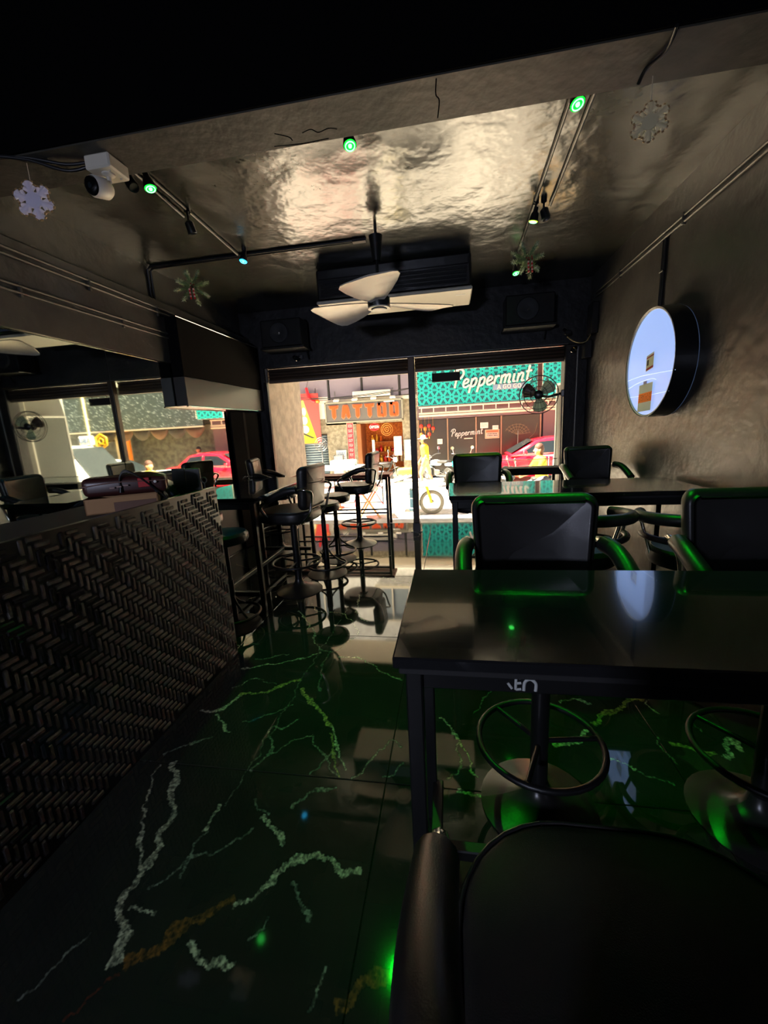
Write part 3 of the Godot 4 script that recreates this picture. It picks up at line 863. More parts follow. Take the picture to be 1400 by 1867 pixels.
# ---------------------------------------------------------------- furniture
func make_chair() -> Node3D:
	# faces -z, column in the middle
	var t := thing("bar_chair", "", "bar chair", Vector3.ZERO, 0.0, "black padded bar chairs with arms")
	var s := st()
	cushion(s, 0.53, 0.54, 0.11, 0.19, 0.032, 0.014, func(p): return p + P(0, 0.732, -0.015))
	obj("seat", s, M.leather, t)
	s = st()
	tube(s, round_rect(0.51, 0.52, 0.185, 8).map(func(v): return P(v.x, 0.8365, v.y - 0.015)), 0.0035, 6, true)
	obj("piping", s, M.leather, t)
	s = st()
	cushion(s, 0.50, 0.40, 0.085, 0.055, 0.036, 0.006, func(p):
		var y: float = p.z + 0.20
		var bulge: float = p.y - 0.042
		var wide: float = 1.0 - 0.10 * (1.0 - y / 0.40)
		var x: float = p.x * wide
		return P(x, 0.855 + y, 0.275 - bulge + 0.10 * (y - 0.2) - 1.0 * x * x))
	obj("backrest", s, M.leather, t)
	s = st()
	tube(s, curve([P(-0.19, 1.10, 0.262), P(0.0, 1.10, 0.312), P(0.19, 1.10, 0.262)]).map(func(p): return p + P(0, 0, 0.01)), 0.004)
	obj("seam", s, M.black_matte, t)
	for sd in [-1.0, 1.0]:
		s = st()
		tube(s, curve([P(sd * 0.268, 1.055, 0.20), P(sd * 0.283, 1.048, 0.12), P(sd * 0.288, 1.012, 0.02), P(sd * 0.285, 0.955, -0.095)]), 0.033, 12)
		obj("arm_pad", s, M.leather, t)
		s = st()
		tube(s, curve([P(sd * 0.268, 1.055, 0.195), P(sd * 0.266, 1.055, 0.27), P(sd * 0.235, 1.03, 0.325), P(sd * 0.20, 0.96, 0.31), P(sd * 0.19, 0.82, 0.27), P(sd * 0.18, 0.73, 0.18)], 5), 0.0125, 8)
		obj("arm_tube", s, M.chrome, t)
		s = st()
		tube(s, curve([P(sd * 0.285, 0.957, -0.09), P(sd * 0.283, 0.925, -0.15), P(sd * 0.277, 0.885, -0.165), P(sd * 0.26, 0.82, -0.13), P(sd * 0.21, 0.742, -0.06)], 5), 0.014, 8)
		obj("arm_tube", s, M.chrome, t)
	s = st()
	span(s, P(-0.17, 0.715, -0.16), P(0.17, 0.737, 0.16), 0.006)
	obj("seat_plate", s, M.black_steel, t)
	pedestal(t)
	return t

func pedestal(t: Node3D) -> void:
	var s := st()
	lathe(s, [V(0.034, 0.05), V(0.034, 0.66), V(0.028, 0.665), V(0.028, 0.70), V(0.06, 0.705), V(0.06, 0.72)], 20)
	obj("column", s, M.black_steel, t)
	s = st()
	tube(s, ring_pts(P(0, 0.30, 0), 0.235, 36), 0.0125, 10, true)
	obj("foot_ring", s, M.black_steel, t)
	for k in 3:
		s = st()
		var a := TAU * k / 3.0 + 0.9
		var d := P(cos(a), 0, sin(a))
		tube(s, [d * 0.03 + P(0, 0.30, 0), d * 0.23 + P(0, 0.30, 0)], 0.010)
		obj("spoke", s, M.black_steel, t)
	s = st()
	lathe(s, [V(0.225, 0.0), V(0.228, 0.006), V(0.20, 0.016), V(0.13, 0.036), V(0.07, 0.062), V(0.045, 0.085), V(0.036, 0.12)], 32)
	obj("base", s, mt(Color(0.16, 0.155, 0.15), 0.30, 0.2), t)

func make_stool() -> Node3D:
	var t := thing("bar_stool", "", "bar stool", Vector3.ZERO, 0.0, "round backless bar stools along the left table")
	var s := st()
	lathe(s, [V(0.15, 0.715), V(0.182, 0.725), V(0.194, 0.75), V(0.192, 0.785), V(0.175, 0.806), V(0.12, 0.818), V(0.06, 0.822), V(0.0, 0.823)], 32)
	obj("seat", s, M.leather, t)
	s = st()
	lathe(s, [V(0.033, 0.03), V(0.033, 0.40), V(0.026, 0.405), V(0.026, 0.70), V(0.12, 0.705), V(0.12, 0.718)], 20)
	obj("column", s, M.black_steel, t)
	s = st()
	tube(s, ring_pts(P(0, 0.11, 0), 0.215, 36), 0.0125, 10, true)
	obj("foot_ring", s, M.black_steel, t)
	for k in 3:
		s = st()
		var a := TAU * k / 3.0 + 0.5
		var d := P(cos(a), 0, sin(a))
		tube(s, curve([d * 0.03 + P(0, 0.27, 0), d * 0.06 + P(0, 0.225, 0), d * 0.13 + P(0, 0.16, 0), d * 0.21 + P(0, 0.112, 0)]), 0.010)
		obj("spoke", s, M.black_steel, t)
	s = st()
	lathe(s, [V(0.215, 0.0), V(0.218, 0.006), V(0.19, 0.014), V(0.10, 0.026), V(0.04, 0.036)], 32)
	obj("base", s, M.black_steel, t)
	return t

func make_rail_stool() -> Node3D:
	# round seat with a padded rail that wraps three quarters of the way round; opens to -z
	var t := thing("rail_stool", "", "bar stool", Vector3.ZERO, 0.0, "bar stools with a padded wraparound rail")
	var s := st()
	lathe(s, [V(0.17, 0.70), V(0.205, 0.712), V(0.218, 0.74), V(0.215, 0.785), V(0.195, 0.808), V(0.12, 0.82), V(0.05, 0.823), V(0.0, 0.824)], 32)
	obj("seat", s, M.leather, t)
	var arc := []
	for k in 25:
		var a := deg_to_rad(-35.0 + 250.0 * k / 24.0)
		arc.append(P(cos(a) * 0.27, 0.985 + 0.02 * sin(a), sin(a) * 0.25))
	s = st(); tube(s, arc, 0.034, 12)
	obj("rail", s, M.leather, t)
	s = st(); tube(s, arc.slice(2, 23).map(func(p): return P(p.x * 0.93, 0.875, p.z * 0.93)), 0.018, 8)
	obj("lower_rail", s, M.leather, t)
	for k in [3, 9, 15, 21]:
		s = st(); tube(s, [P(arc[k].x * 0.72, 0.72, arc[k].z * 0.72), arc[k] + P(0, -0.02, 0)], 0.010)
		obj("post", s, M.chrome, t)
	pedestal(t)
	return t

func table(called: String, label: String, x0: float, x1: float, z0: float, z1: float, rails: Array) -> Node3D:
	var t := thing(called, label, "table", P((x0 + x1) / 2, 0, (z0 + z1) / 2))
	var hx := (x1 - x0) / 2
	var hz := (z1 - z0) / 2
	var s := st(); span(s, P(-hx, 1.005, -hz), P(hx, 1.035, hz), 0.004)
	obj("table_top", s, M.table_top, t)
	s = st(); span(s, P(-hx + 0.012, 0.985, -hz + 0.012), P(hx - 0.012, 1.005, hz - 0.012), 0.003)
	obj("underboard", s, M.black_matte, t)
	for k in [[-1, 1], [1, 1], [-1, -1], [1, -1]]:
		s = st()
		var c := P(k[0] * (hx - 0.045), 0, k[1] * (hz - 0.05))
		span(s, c + P(-0.02, 0.0, -0.02), c + P(0.02, 0.985, 0.02), 0.004)
		obj("leg", s, M.black_steel, t)
	for sz in [1.0]:
		s = st(); span(s, P(-hx + 0.055, 0.93, sz * (hz - 0.06) - 0.018), P(hx - 0.055, 0.985, sz * (hz - 0.06) + 0.018), 0.004)
		obj("apron", s, M.black_steel, t)
	for r in rails:
		s = st(); span(s, r[0], r[1], 0.004)
		obj("stretcher", s, M.black_steel, t)
	return t

func furniture() -> void:
	var t := table("high_table", "near black high table with a glossy top and a white sticker on its front edge", -0.14, 1.72, -1.422, -0.831, [[P(-0.88, 0.14, -0.24), P(-0.84, 0.18, 0.24)], [P(-0.86, 0.14, -0.005), P(0.86, 0.18, 0.035)]])
	var s := st()
	var o := P(-0.64, 0.957, 0.255)
	for q in [[P(-0.028, 0.0, 0), P(-0.018, -0.014, 0)], [P(-0.014, 0.016, 0), P(0.0, 0.014, 0)], [P(-0.010, 0.014, 0), P(-0.010, -0.016, 0)], [P(-0.010, -0.016, 0), P(0.002, -0.014, 0)], [P(-0.008, 0.0, 0), P(0.002, 0.002, 0)]]:
		tube(s, [o + q[0], o + q[1]], 0.0035, 6, false, Vector3.BACK)
	tube(s, curve([P(0.008, -0.018, 0), P(0.010, 0.004, 0), P(0.022, 0.012, 0), P(0.034, 0.002, 0), P(0.034, -0.018, 0)]).map(func(p): return o + p), 0.004, 6, false, Vector3.BACK)
	obj("sticker", s, mt(Color(0.70, 0.71, 0.69), 0.6), t)
	table("high_table", "second black high table, farther down the right wall, reflecting the turquoise sign", -0.015, 1.74, -3.675, -2.985, [[P(-0.80, 0.20, -0.285), P(-0.76, 0.24, 0.285)], [P(-0.80, 0.20, -0.02), P(0.80, 0.24, 0.02)]])
	table("high_table", "left black high table beside the mirror beyond the counter end", -2.36, -1.62, -4.62, -3.12, [[P(-0.295, 0.14, 0.67), P(0.295, 0.18, 0.71)], [P(-0.295, 0.14, -0.71), P(0.295, 0.18, -0.67)], [P(-0.08, 0.14, -0.69), P(-0.04, 0.18, 0.69)]])

	var c := make_chair()
	c.position = P(0.33, 0, -1.47)
	c.rotation.y = PI
	c.set_meta("label", "bar chair facing the camera behind the near table, its foot ring seen below it")
	var g := "black padded bar chairs with arms"
	dup(c, P(1.14, 0, -1.49), PI, "bar chair cut by the right edge of the picture behind the near table", g)
	dup(c, P(0.255, 0, -0.365), 0.0, "nearest bar chair at the bottom right corner, its rounded seat seen from above", g)
	dup(c, P(0.27, 0, -4.02), PI, "bar chair seen from the front beyond the second table, in front of the bright street", g)
	dup(c, P(1.455, 0, -4.36), PI + 0.12, "bar chair turned slightly in the far right corner below the round light", g)
	dup(c, P(-1.52, 0, -3.66), PI / 2 - 0.10, "bar chair at the near right side of the left table with a wide round base", g)
	dup(c, P(-1.25, 0, -5.30), PI / 2 - 0.05, "bar chair farthest from the counter, nearest the centre post", g)
	dup(c, P(-2.27, 0, -4.98), -PI / 2 + 0.25, "bar chair behind the left table in front of the folded black door", g)
	dup(c, P(-2.47, 0, -3.42), -PI / 2, "bar chair on the mirror side of the left table, partly behind the counter", g)
	var w := make_rail_stool()
	w.position = P(0.75, 0, -2.50)
	w.set_meta("label", "low railed bar stool half hidden behind the near front chair")
	dup(w, P(1.34, 0, -2.45), 0.0, "low railed bar stool with a green tinted seat between the two right tables", "bar stools with a padded wraparound rail")
	var b := make_stool()
	g = "round backless bar stools along the left table"
	b.position = P(-1.80, 0, -2.89)
	b.set_meta("label", "round stool with a green lit seat at the end of the bar counter")
	dup(b, P(-1.37, 0, -4.13), 0.6, "round stool just behind the wide based bar chair", g)
	dup(b, P(-1.38, 0, -4.64), 1.3, "round stool between the other stool and the farthest left bar chair", g)

# ---------------------------------------------------------------- things on the ceiling and walls
func conduits() -> void:
	var pale := mt(Color(0.30, 0.29, 0.27), 0.4, 0.3)
	var s := st()
	for k in 2: tube(s, [P(XR - 0.012, 2.93 + k * 0.045, 1.5), P(XR - 0.012, 2.985 + k * 0.045, -5.75)], 0.011)
	for z in [-5.0, -3.8, -2.9, -1.9]: box(s, P(XR - 0.01, 2.985 - (z + 5.75) * 0.0076 + 0.022, z), P(0.03, 0.085, 0.02), 0.003)
	tag(obj("wall_conduit", s, pale), "pair of dark conduits running along the right wall above the round light", "pipe")
	s = st()
	for k in 2: tube(s, [P(XR - 0.012, 2.96, -4.06 - k * 0.035), P(XR - 0.012, 2.36, -4.06 - k * 0.035)], 0.010)
	box(s, P(XR - 0.012, 2.72, -4.078), P(0.03, 0.015, 0.07), 0.003)
	tag(obj("wall_conduit", s, M.black_steel), "short upright pair of conduits dropping to the top of the round light", "pipe")
	# bundle on the left wall
	s = st()
	for q in [[2.965, -2.99], [2.845, -2.875], [2.80, -2.872], [2.62, -2.872], [2.575, -2.872]]:
		tube(s, [P(q[1], q[0], 1.5), P(q[1], q[0] + 0.01, -5.6)], 0.012)
	for z in [-5.0, -4.0, -3.2, -2.4]: box(s, P(-2.872, 2.82, z), P(0.02, 0.10, 0.02), 0.003)
	for z in [-4.4, -3.5, -2.6]: box(s, P(-2.872, 2.60, z), P(0.02, 0.09, 0.02), 0.003)
	tag(obj("wall_conduit", s, pale), "bundle of dark conduits running along the left wall above the mirrors", "pipe")
	# ceiling conduits
	s = st()
	for k in 2:
		tube(s, [P(-2.985, 2.95, -4.10 - k * 0.045), P(-2.985, 3.24, -4.10 - k * 0.045), P(-2.95, CEIL - 0.012, -4.10 - k * 0.045), P(-0.74, CEIL - 0.012, -4.11 - k * 0.03)], 0.012)
	span(s, P(-0.86, CEIL - 0.03, -4.155), P(-0.73, CEIL - 0.004, -4.095), 0.004)
	tag(obj("ceiling_conduit", s, M.black_steel), "double black conduit crossing the ceiling from the left wall to the fan", "pipe")
	s = st()
	for k in 2: tube(s, [P(-1.93 - k * 0.05, CEIL - 0.014, -2.45), P(-1.99 - k * 0.05, CEIL - 0.014, -4.08 + k * 0.75)], 0.012)
	tag(obj("ceiling_conduit", s, pale), "pale double conduit on the left of the ceiling carrying the left lamps", "pipe")
	s = st(); tube(s, [P(0.68, CEIL - 0.014, -2.45), P(0.735, CEIL - 0.014, -4.82)], 0.012)
	tag(obj("ceiling_conduit", s, pale), "long straight conduit on the right of the ceiling ending at the evergreen spray", "pipe")
	s = st(); tube(s, [P(0.795, CEIL - 0.014, -2.45), P(0.845, CEIL - 0.014, -3.94)], 0.012)
	tag(obj("ceiling_conduit", s, pale), "shorter right ceiling conduit ending at the unlit spot lamp", "pipe")

func lamp(called: String, label: String, at: Vector3, aim: Vector3, c, energy: float, cone: float, group: String, size := 1.0) -> void:
	# at is the middle of the glowing face
	var t := thing(called, label, "spot lamp", at, 0.0, group)
	var d := aim.normalized()
	var basis := Basis(Quaternion(Vector3.UP, -d))
	var xf := Transform3D(basis, Vector3.ZERO)
	var s := st()
	if c == null:
		lathe(s, [V(0.030, 0.0), V(0.034, 0.004), V(0.032, 0.075), V(0.022, 0.085), V(0.0, 0.086)], 16, xf)
		obj("shade", s, M.black_plastic, t)
		s = st(); lathe(s, [V(0.0, 0.012), V(0.029, 0.012), V(0.031, 0.0)], 16, xf)
		obj("lens", s, M.steel, t)
	else:
		lathe(s, [V(0.036, -0.002), V(0.039, 0.004), V(0.030, 0.05), V(0.020, 0.065), V(0.018, 0.095), V(0.0, 0.096)], 18, Transform3D(basis.scaled(Vector3.ONE), Vector3.ZERO))
		obj("holder", s, M.black_plastic, t)
		var col: Color = c
		s = st(); lathe(s, [V(0.0, 0.002), V(0.012, 0.0), V(0.034, -0.004), V(0.036, 0.003)], 18, xf)
		obj("lens", s, glow(col, 1.1), t)
		s = st()
		tube(s, ring_pts(d * 0.007, 0.026, 18, basis), 0.003, 6, true)
		lathe(s, [V(0.0, -0.012), V(0.010, -0.010), V(0.011, -0.003)], 10, xf)
		obj("bulb_ring", s, glow(Color(0.45, 1.0, 0.6) if col.g > 0.8 and col.b < 0.5 else col.lightened(0.3), 2.6), t)
		var l := SpotLight3D.new()
		l.name = "lamp_light"
		l.light_color = col
		l.light_energy = energy
		l.spot_angle = cone
		l.spot_range = 12.0
		l.spot_attenuation = 2.0
		l.light_size = 0.03
		l.shadow_enabled = true
		t.add_child(l)
		l.look_at_from_position(at + d * 0.03, at + d, Vector3.UP if absf(d.y) < 0.95 else Vector3.FORWARD)
	# stem up to the ceiling
	var back := -d * 0.085
	s = st()
	tube(s, [back, P(back.x, CEIL - at.y - 0.02, back.z)], 0.008)
	lathe(s, [V(0.022, CEIL - at.y - 0.03), V(0.024, CEIL - at.y)], 12, Transform3D(Basis(), P(back.x, 0, back.z)))
	obj("stem", s, M.black_plastic, t)

const GREEN := Color(0.02, 1.0, 0.16)
const LAMP_E := 1.2

func lamps() -> void:
	var g := "coloured spot lamps on the ceiling"
	lamp("spot_lamp", "green spot lamp at the edge of the beam near the right conduits", P(0.675, 3.12, -2.59), P(0.15, -1, 0.40), GREEN, LAMP_E * 0.8, 26, g)
	lamp("spot_lamp", "green spot lamp hanging in the middle of the beam edge", P(-0.525, 3.12, -2.61), P(0.16, -1, 0.34), GREEN, LAMP_E * 0.9, 25, g)
	lamp("spot_lamp", "green spot lamp on the left, beside the security camera", P(-1.85, 3.12, -2.69), P(0.28, -1, 0.10), GREEN, LAMP_E, 18, g)
	lamp("spot_lamp", "cyan spot lamp where the left conduits meet", P(-1.89, 3.16, -3.98), P(-0.15, -1, 0.25), Color(0.05, 0.75, 0.95), 0.35, 35, g)
	lamp("spot_lamp", "yellow green spot lamp beside the unlit lamp on the right conduits", P(0.70, 3.13, -3.86), P(-0.2, -1, -0.15), Color(0.72, 0.95, 0.05), 0.35, 35, g)
	lamp("spot_lamp", "green spot lamp below the evergreen spray by the right speaker", P(0.735, 3.11, -4.98), P(0.1, -1, 0.3), GREEN, 0.35, 40, g)
	g = "unlit black spot lamps on the ceiling"
	lamp("unlit_lamp", "unlit black spot lamp halfway along the left conduits", P(-1.95, 3.11, -3.28), P(0.1, -1, -0.3), null, 0, 0, g)
	lamp("unlit_lamp", "unlit black spot lamp tilted beside the left green lamp", P(-1.955, 3.13, -2.68), P(0.7, -1, 0.2), null, 0, 0, g)
	lamp("unlit_lamp", "unlit black spot lamp beside the yellow green lamp", P(0.795, 3.12, -3.83), P(0.25, -1, 0.1), null, 0, 0, g)

func ceiling_fan() -> void:
	var t := thing("ceiling_fan", "ceiling fan with three broad pale blades and a dark hub", "fan", P(-0.60, 2.645, -3.86))
	var s := st()
	lathe(s, [V(0.035, 0.33), V(0.055, 0.50), V(0.06, 0.53), V(0.0, 0.535)], 20)
	obj("canopy", s, M.black_plastic, t)
	s = st(); tube(s, [P(0, 0.04, 0), P(0, CEIL - 2.645, 0)], 0.013)
	obj("rod", s, M.black_steel, t)
	s = st(); lathe(s, [V(0.095, -0.05), V(0.10, -0.03), V(0.10, 0.03), V(0.07, 0.055), V(0.02, 0.07), V(0.0, 0.07)], 28)
	obj("motor", s, M.black_plastic, t)
	s = st(); lathe(s, [V(0.0, -0.066), V(0.062, -0.065), V(0.066, -0.058)], 24); lathe(s, [V(0.07, -0.054), V(0.098, -0.054), V(0.10, -0.045)], 28)
	obj("hub_cap", s, M.off_white, t)
	for k in 3:
		var a := TAU * k / 3.0 + 0.06
		var b := Basis(Vector3.UP, a)
		var rings := []
		for q in [[0.09, 0.06, 0.06], [0.16, 0.10, 0.09], [0.30, 0.165, 0.145], [0.45, 0.215, 0.195], [0.58, 0.245, 0.225], [0.635, 0.225, 0.21], [0.655, 0.18, 0.17]]:
			var r: float = q[0]
			rings.append([
				b * P(-q[1], -0.012 - q[1] * 0.16, r), b * P(0, -0.004, r + (0.02 if r > 0.6 else 0.0)), b * P(q[2], -0.012 + q[2] * 0.16, r),
				b * P(q[2], -0.004 + q[2] * 0.16, r), b * P(0, 0.004, r + (0.02 if r > 0.6 else 0.0)), b * P(-q[1], -0.004 - q[1] * 0.16, r)])
		s = st(); loft(s, rings)
		obj("blade", s, mt(Color(0.78, 0.74, 0.68), 0.5), t)

func air_conditioner() -> void:
	var t := thing("air_conditioner", "ceiling hung air conditioner with a black louvred front and a white underside", "air conditioner", P(-0.58, 0, -4.67))
	var s := st()
	span(s, P(-0.83, 2.95, -0.58), P(0.83, CEIL - 0.005, -0.02), 0.02)
	obj("body", s, M.black_plastic, t)
	s = st(); span(s, P(-0.84, 2.915, -0.60), P(0.84, 2.95, 0.0), 0.012)
	obj("underside", s, M.off_white, t)
	s = st()
	span(s, P(-0.80, 2.96, -0.02), P(0.80, 2.985, 0.0), 0.004); span(s, P(-0.80, 3.16, -0.02), P(0.80, 3.25, 0.0), 0.004)
	obj("front_frame", s, M.black_plastic, t)
	for k in 4:
		s = st(); box(s, P(0.0, 3.01 + k * 0.04, -0.008), P(1.56, 0.026, 0.006), 0.002, Basis(Vector3.RIGHT, 0.5))
		obj("louvre", s, M.black_plastic, t)
	s = st(); box(s, P(0.72, 2.9145, -0.17), P(0.10, 0.003, 0.03), 0.001)
	obj("badge", s, M.white, t)

func speakers() -> void:
	for q in [[1.0, "black speaker on a shelf at the right of the lintel", 0.0], [-2.23, "black speaker on a shelf at the left of the lintel above the folded door", 0.0]]:
		var t := thing("speaker", q[1], "speaker", P(q[0], 2.71, -5.72), 0.0, "black speakers above the shop front")
		var s := st(); span(s, P(-0.29, 0.0, -0.15), P(0.29, 0.35, 0.13), 0.012)
		obj("cabinet", s, M.black_plastic, t)
		s = st(); lathe(s, [V(0.0, 0.0), V(0.05, 0.006), V(0.10, 0.012), V(0.125, 0.010), V(0.135, 0.0)], 28, Transform3D(Basis(Vector3.RIGHT, PI / 2), P(-0.03, 0.18, 0.13)))
		obj("grille", s, mt(Color(0.13, 0.13, 0.13), 0.6), t)
		s = st(); prism(s, [V(-0.016, -0.018), V(0.016, -0.018), V(0.0, 0.022)], 0.003, Transform3D(Basis(), P(-0.02, 0.175, 0.146)))
		obj("badge", s, M.chrome, t)
		s = st(); span(s, P(-0.31, -0.03, -0.17), P(0.31, -0.002, 0.15), 0.004)
		tube(s, [P(0.25, -0.03, -0.16), P(0.25, -0.13, -0.22)], 0.01)
		s.set_smooth_group(-1)
		var sh := obj("speaker_shelf", s, M.black_steel, null)
		sh.position = P(q[0], 2.71, -5.72)
		tag(sh, "black shelf bracket under the %s speaker" % ("right" if q[0] > 0 else "left"), "shelf", "speaker shelves")

func security_cameras() -> void:
	var t := thing("security_camera", "white security camera with a black lens face under a white box on the beam", "security camera", P(-1.83, 3.06, -2.31))
	var s := st(); span(s, P(-0.075, -0.07, -0.075), P(0.075, 0.0, 0.075), 0.008)
	obj("junction_box", s, M.off_white, t)
	s = st(); lathe(s, [V(0.012, -0.105), V(0.012, -0.085), V(0.032, -0.075), V(0.034, -0.07)], 16, Transform3D(Basis(), P(0.01, 0, 0.01)))
	for k in 2: lathe(s, [V(0.0, -0.078), V(0.006, -0.076), V(0.006, -0.07)], 8, Transform3D(Basis(), P(0.045, 0, -0.04 + k * 0.08)))
	obj("swivel", s, M.off_white, t)
	var xf := Transform3D(Basis(Quaternion(Vector3.UP, P(-0.15, -0.25, 0.95).normalized())), P(-0.045, -0.135, 0.03))
	s = st(); lathe(s, [V(0.0, -0.07), V(0.035, -0.066), V(0.05, -0.045), V(0.052, 0.03), V(0.046, 0.045)], 24, xf)
	obj("shell", s, M.white, t)
	s = st(); lathe(s, [V(0.046, 0.04), V(0.042, 0.052), V(0.03, 0.056), V(0.0, 0.057)], 24, xf)
	obj("face", s, mt(Color(0.03, 0.03, 0.03), 0.15), t)
	s = st(); lathe(s, [V(0.014, 0.057), V(0.010, 0.062), V(0.0, 0.063)], 14, xf)
	obj("lens", s, M.dark_glass, t)
	s = st()
	for k in 2: tube(s, curve([P(-0.08, -0.03 + k * 0.02, 0.03), P(-0.20, -0.05 + k * 0.03, 0.06), P(-0.36, -0.01 + k * 0.01, 0.12), P(-0.5, 0.0, 0.17)]), 0.009)
	tag(obj("camera_cable", s, M.black_plastic), "black cables sagging from the security camera along the beam to the left", "cable")
	get_node("camera_cable").position = t.position
	for q in [["small bullet camera on the left of the lintel under the speaker", P(-2.16, 2.60, FRONT + 0.05), 0.6], ["small bullet camera on the right pier beside the pale pipe", P(1.60, 2.42, FRONT + 0.06), -0.5]]:
		t = thing("bullet_camera", q[0], "security camera", q[1], 0.0, "small bullet cameras")
		xf = Transform3D(Basis(Quaternion(Vector3.UP, P(q[2], -0.35, 0.8).normalized())), P(0, 0, 0.03))
		s = st(); lathe(s, [V(0.0, -0.06), V(0.028, -0.055), V(0.031, 0.04), V(0.024, 0.05)], 16, xf)
		obj("shell", s, M.black_plastic, t)
		s = st(); lathe(s, [V(0.031, 0.03), V(0.033, 0.045), V(0.028, 0.05)], 16, xf)
		obj("ring", s, M.chrome, t)
		s = st(); lathe(s, [V(0.024, 0.045), V(0.0, 0.046)], 16, xf)
		obj("lens", s, M.dark_glass, t)
		s = st(); tube(s, [P(0, 0, 0.0), P(0.05, 0.02, -0.04)], 0.008); box(s, P(0.06, 0.02, -0.045), P(0.05, 0.05, 0.012), 0.003)
		obj("bracket", s, M.steel, t)
	# dark boxes and leads at the corner of the right wall
	t = thing("junction_box", "black switch box and loose leads high in the corner by the right wall", "box", P(1.70, 2.55, -5.70))
	s = st(); span(s, P(0.02, 0.0, -0.1), P(0.10, 0.36, 0.08), 0.008); span(s, P(0.0, -0.26, -0.2), P(0.09, -0.04, -0.08), 0.008)
	obj("body", s, M.black_plastic, t)
	s = st(); tube(s, curve([P(0.04, 0.0, 0.0), P(-0.02, -0.08, 0.0), P(-0.12, -0.06, -0.06), P(-0.2, 0.02, -0.12)]), 0.008)
	obj("lead", s, mt(Color(0.5, 0.45, 0.3), 0.5), t)
	s = st(); tube(s, [P(-0.22, 0.12, -0.2), P(-0.22, 0.06, -0.05)], 0.02); box(s, P(-0.22, 0.05, -0.02), P(0.07, 0.05, 0.04), 0.006)
	obj("fitting", s, M.black_steel, t)

const SCREEN_E := 0.42

func thin_paper(img: Image) -> StandardMaterial3D:
	var m := print_mat(img, 0.7)
	m.backlight_enabled = true
	m.backlight = Color(1.0, 1.0, 1.0)
	return m

func round_light() -> void:
	# round wall light box facing into the room, with papers taped to it
	var t := thing("round_light", "round black light box on the right wall glowing pale blue with papers taped on", "light box", P(XR - 0.152, 1.962, -3.885), -PI / 2)
	# local: +z of the node looks at -x of the room
	var r := 0.435
	var s := st()
	var face := Transform3D(Basis(Vector3.RIGHT, PI / 2), Vector3.ZERO)
	lathe(s, [V(r - 0.014, 0.0), V(r, 0.004), V(r, -0.15)].map(func(v): return V(v.x, v.y)), 64, face)
	lathe(s, [V(r - 0.014, -0.012), V(r - 0.014, 0.0)], 64, face)
	obj("rim", s, M.black_plastic, t)
	s = st()
	lathe(s, [V(0.0, -0.012), V(0.3, -0.012), V(r - 0.013, -0.012)].map(func(v): return V(v.x, -0.012 + 0.00001 * v.x)), 64, face)
	obj("screen", s, mt(Color(0.62, 0.68, 0.80), 0.25, 0.0, {"emission_enabled": true, "emission": Color(0.60, 0.735, 1.0), "emission_energy_multiplier": SCREEN_E}), t)
	s = st()
	tube(s, ring_pts(P(0, 0, -0.006), r - 0.012, 64, Basis(Vector3.RIGHT, PI / 2)), 0.008, 8, true)
	obj("lip", s, M.off_white, t)
	# papers
	var img := Image.create(64, 96, false, Image.FORMAT_RGB8)
	img.fill(Color(0.80, 0.70, 0.42))
	img.fill_rect(Rect2i(0, 0, 64, 8), Color(0.80, 0.75, 0.6))
	img.fill_rect(Rect2i(0, 12, 64, 8), Color(0.60, 0.16, 0.10))
	img.fill_rect(Rect2i(0, 80, 64, 12), Color(0.62, 0.12, 0.10))
	for k in 6: img.fill_rect(Rect2i(26, 28 + k * 8, 30, 3), Color(0.85, 0.78, 0.5))
	img.fill_rect(Rect2i(6, 30, 16, 34), Color(0.25, 0.20, 0.12))
	s = st(); printed(s, P(-0.03, 0.065, 0.0), P(0.125, 0.02, 0), P(0, -0.125, 0))
	obj("small_label", s, thin_paper(img), t)
	img = Image.create(128, 192, false, Image.FORMAT_RGB8)
	img.fill(Color(0.80, 0.74, 0.52))
	img.fill_rect(Rect2i(0, 62, 128, 66), Color(1.0, 0.46, 0.05))
	var rr := RandomNumberGenerator.new()
	rr.seed = 4
	for k in 7:
		for j in 4: img.fill_rect(Rect2i(8 + k * 16, 70 + j * 13 + rr.randi_range(0, 4), rr.randi_range(4, 13), rr.randi_range(3, 8)), Color(0.74, 0.36, 0.03))
	for k in 60: img.fill_rect(Rect2i(rr.randi_range(0, 126), rr.randi_range(0, 190), 2, 2), Color(0.68, 0.62, 0.44))
	s = st(); printed(s, P(-0.13, -0.165, 0.0), P(0.24, 0.012, 0), P(-0.008, -0.225, 0))
	obj("paper_notice", s, thin_paper(img), t)
	# creases of film stuck across the screen
	var film := mt(Color(0.80, 0.84, 0.92), 0.3, 0.0, {"emission_enabled": true, "emission": Color(0.72, 0.82, 1.0), "emission_energy_multiplier": SCREEN_E})
	for q in [[P(-0.42, -0.10, -0.008), P(-0.1, -0.085, -0.008), P(0.43, -0.10, -0.008)], [P(-0.42, -0.18, -0.008), P(-0.2, -0.14, -0.008), P(0.05, -0.125, -0.008), P(0.15, -0.14, -0.008)], [P(-0.36, -0.25, -0.008), P(0.0, -0.255, -0.008), P(0.36, -0.245, -0.008)]]:
		s = st(); tube(s, curve(q), 0.0028, 6, false, Vector3.BACK)
		obj("film_crease", s, film, t)
	s = st(); box(s, P(-0.035, -0.155, -0.004), P(0.06, 0.04, 0.003), 0.001)
	obj("tape", s, mt(Color(0.45, 0.52, 0.72), 0.3), t)
	var l := AreaLight3D.new()
	l.name = "screen_light"
	l.area_size = V(0.58, 0.58)
	l.light_color = Color(0.60, 0.735, 1.0)
	l.light_energy = 0.035
	l.area_range = 10.0
	l.area_attenuation = 2.0
	l.shadow_enabled = true
	t.add_child(l)
	l.position = P(0, 0, 0.012)
	l.rotation.y = PI

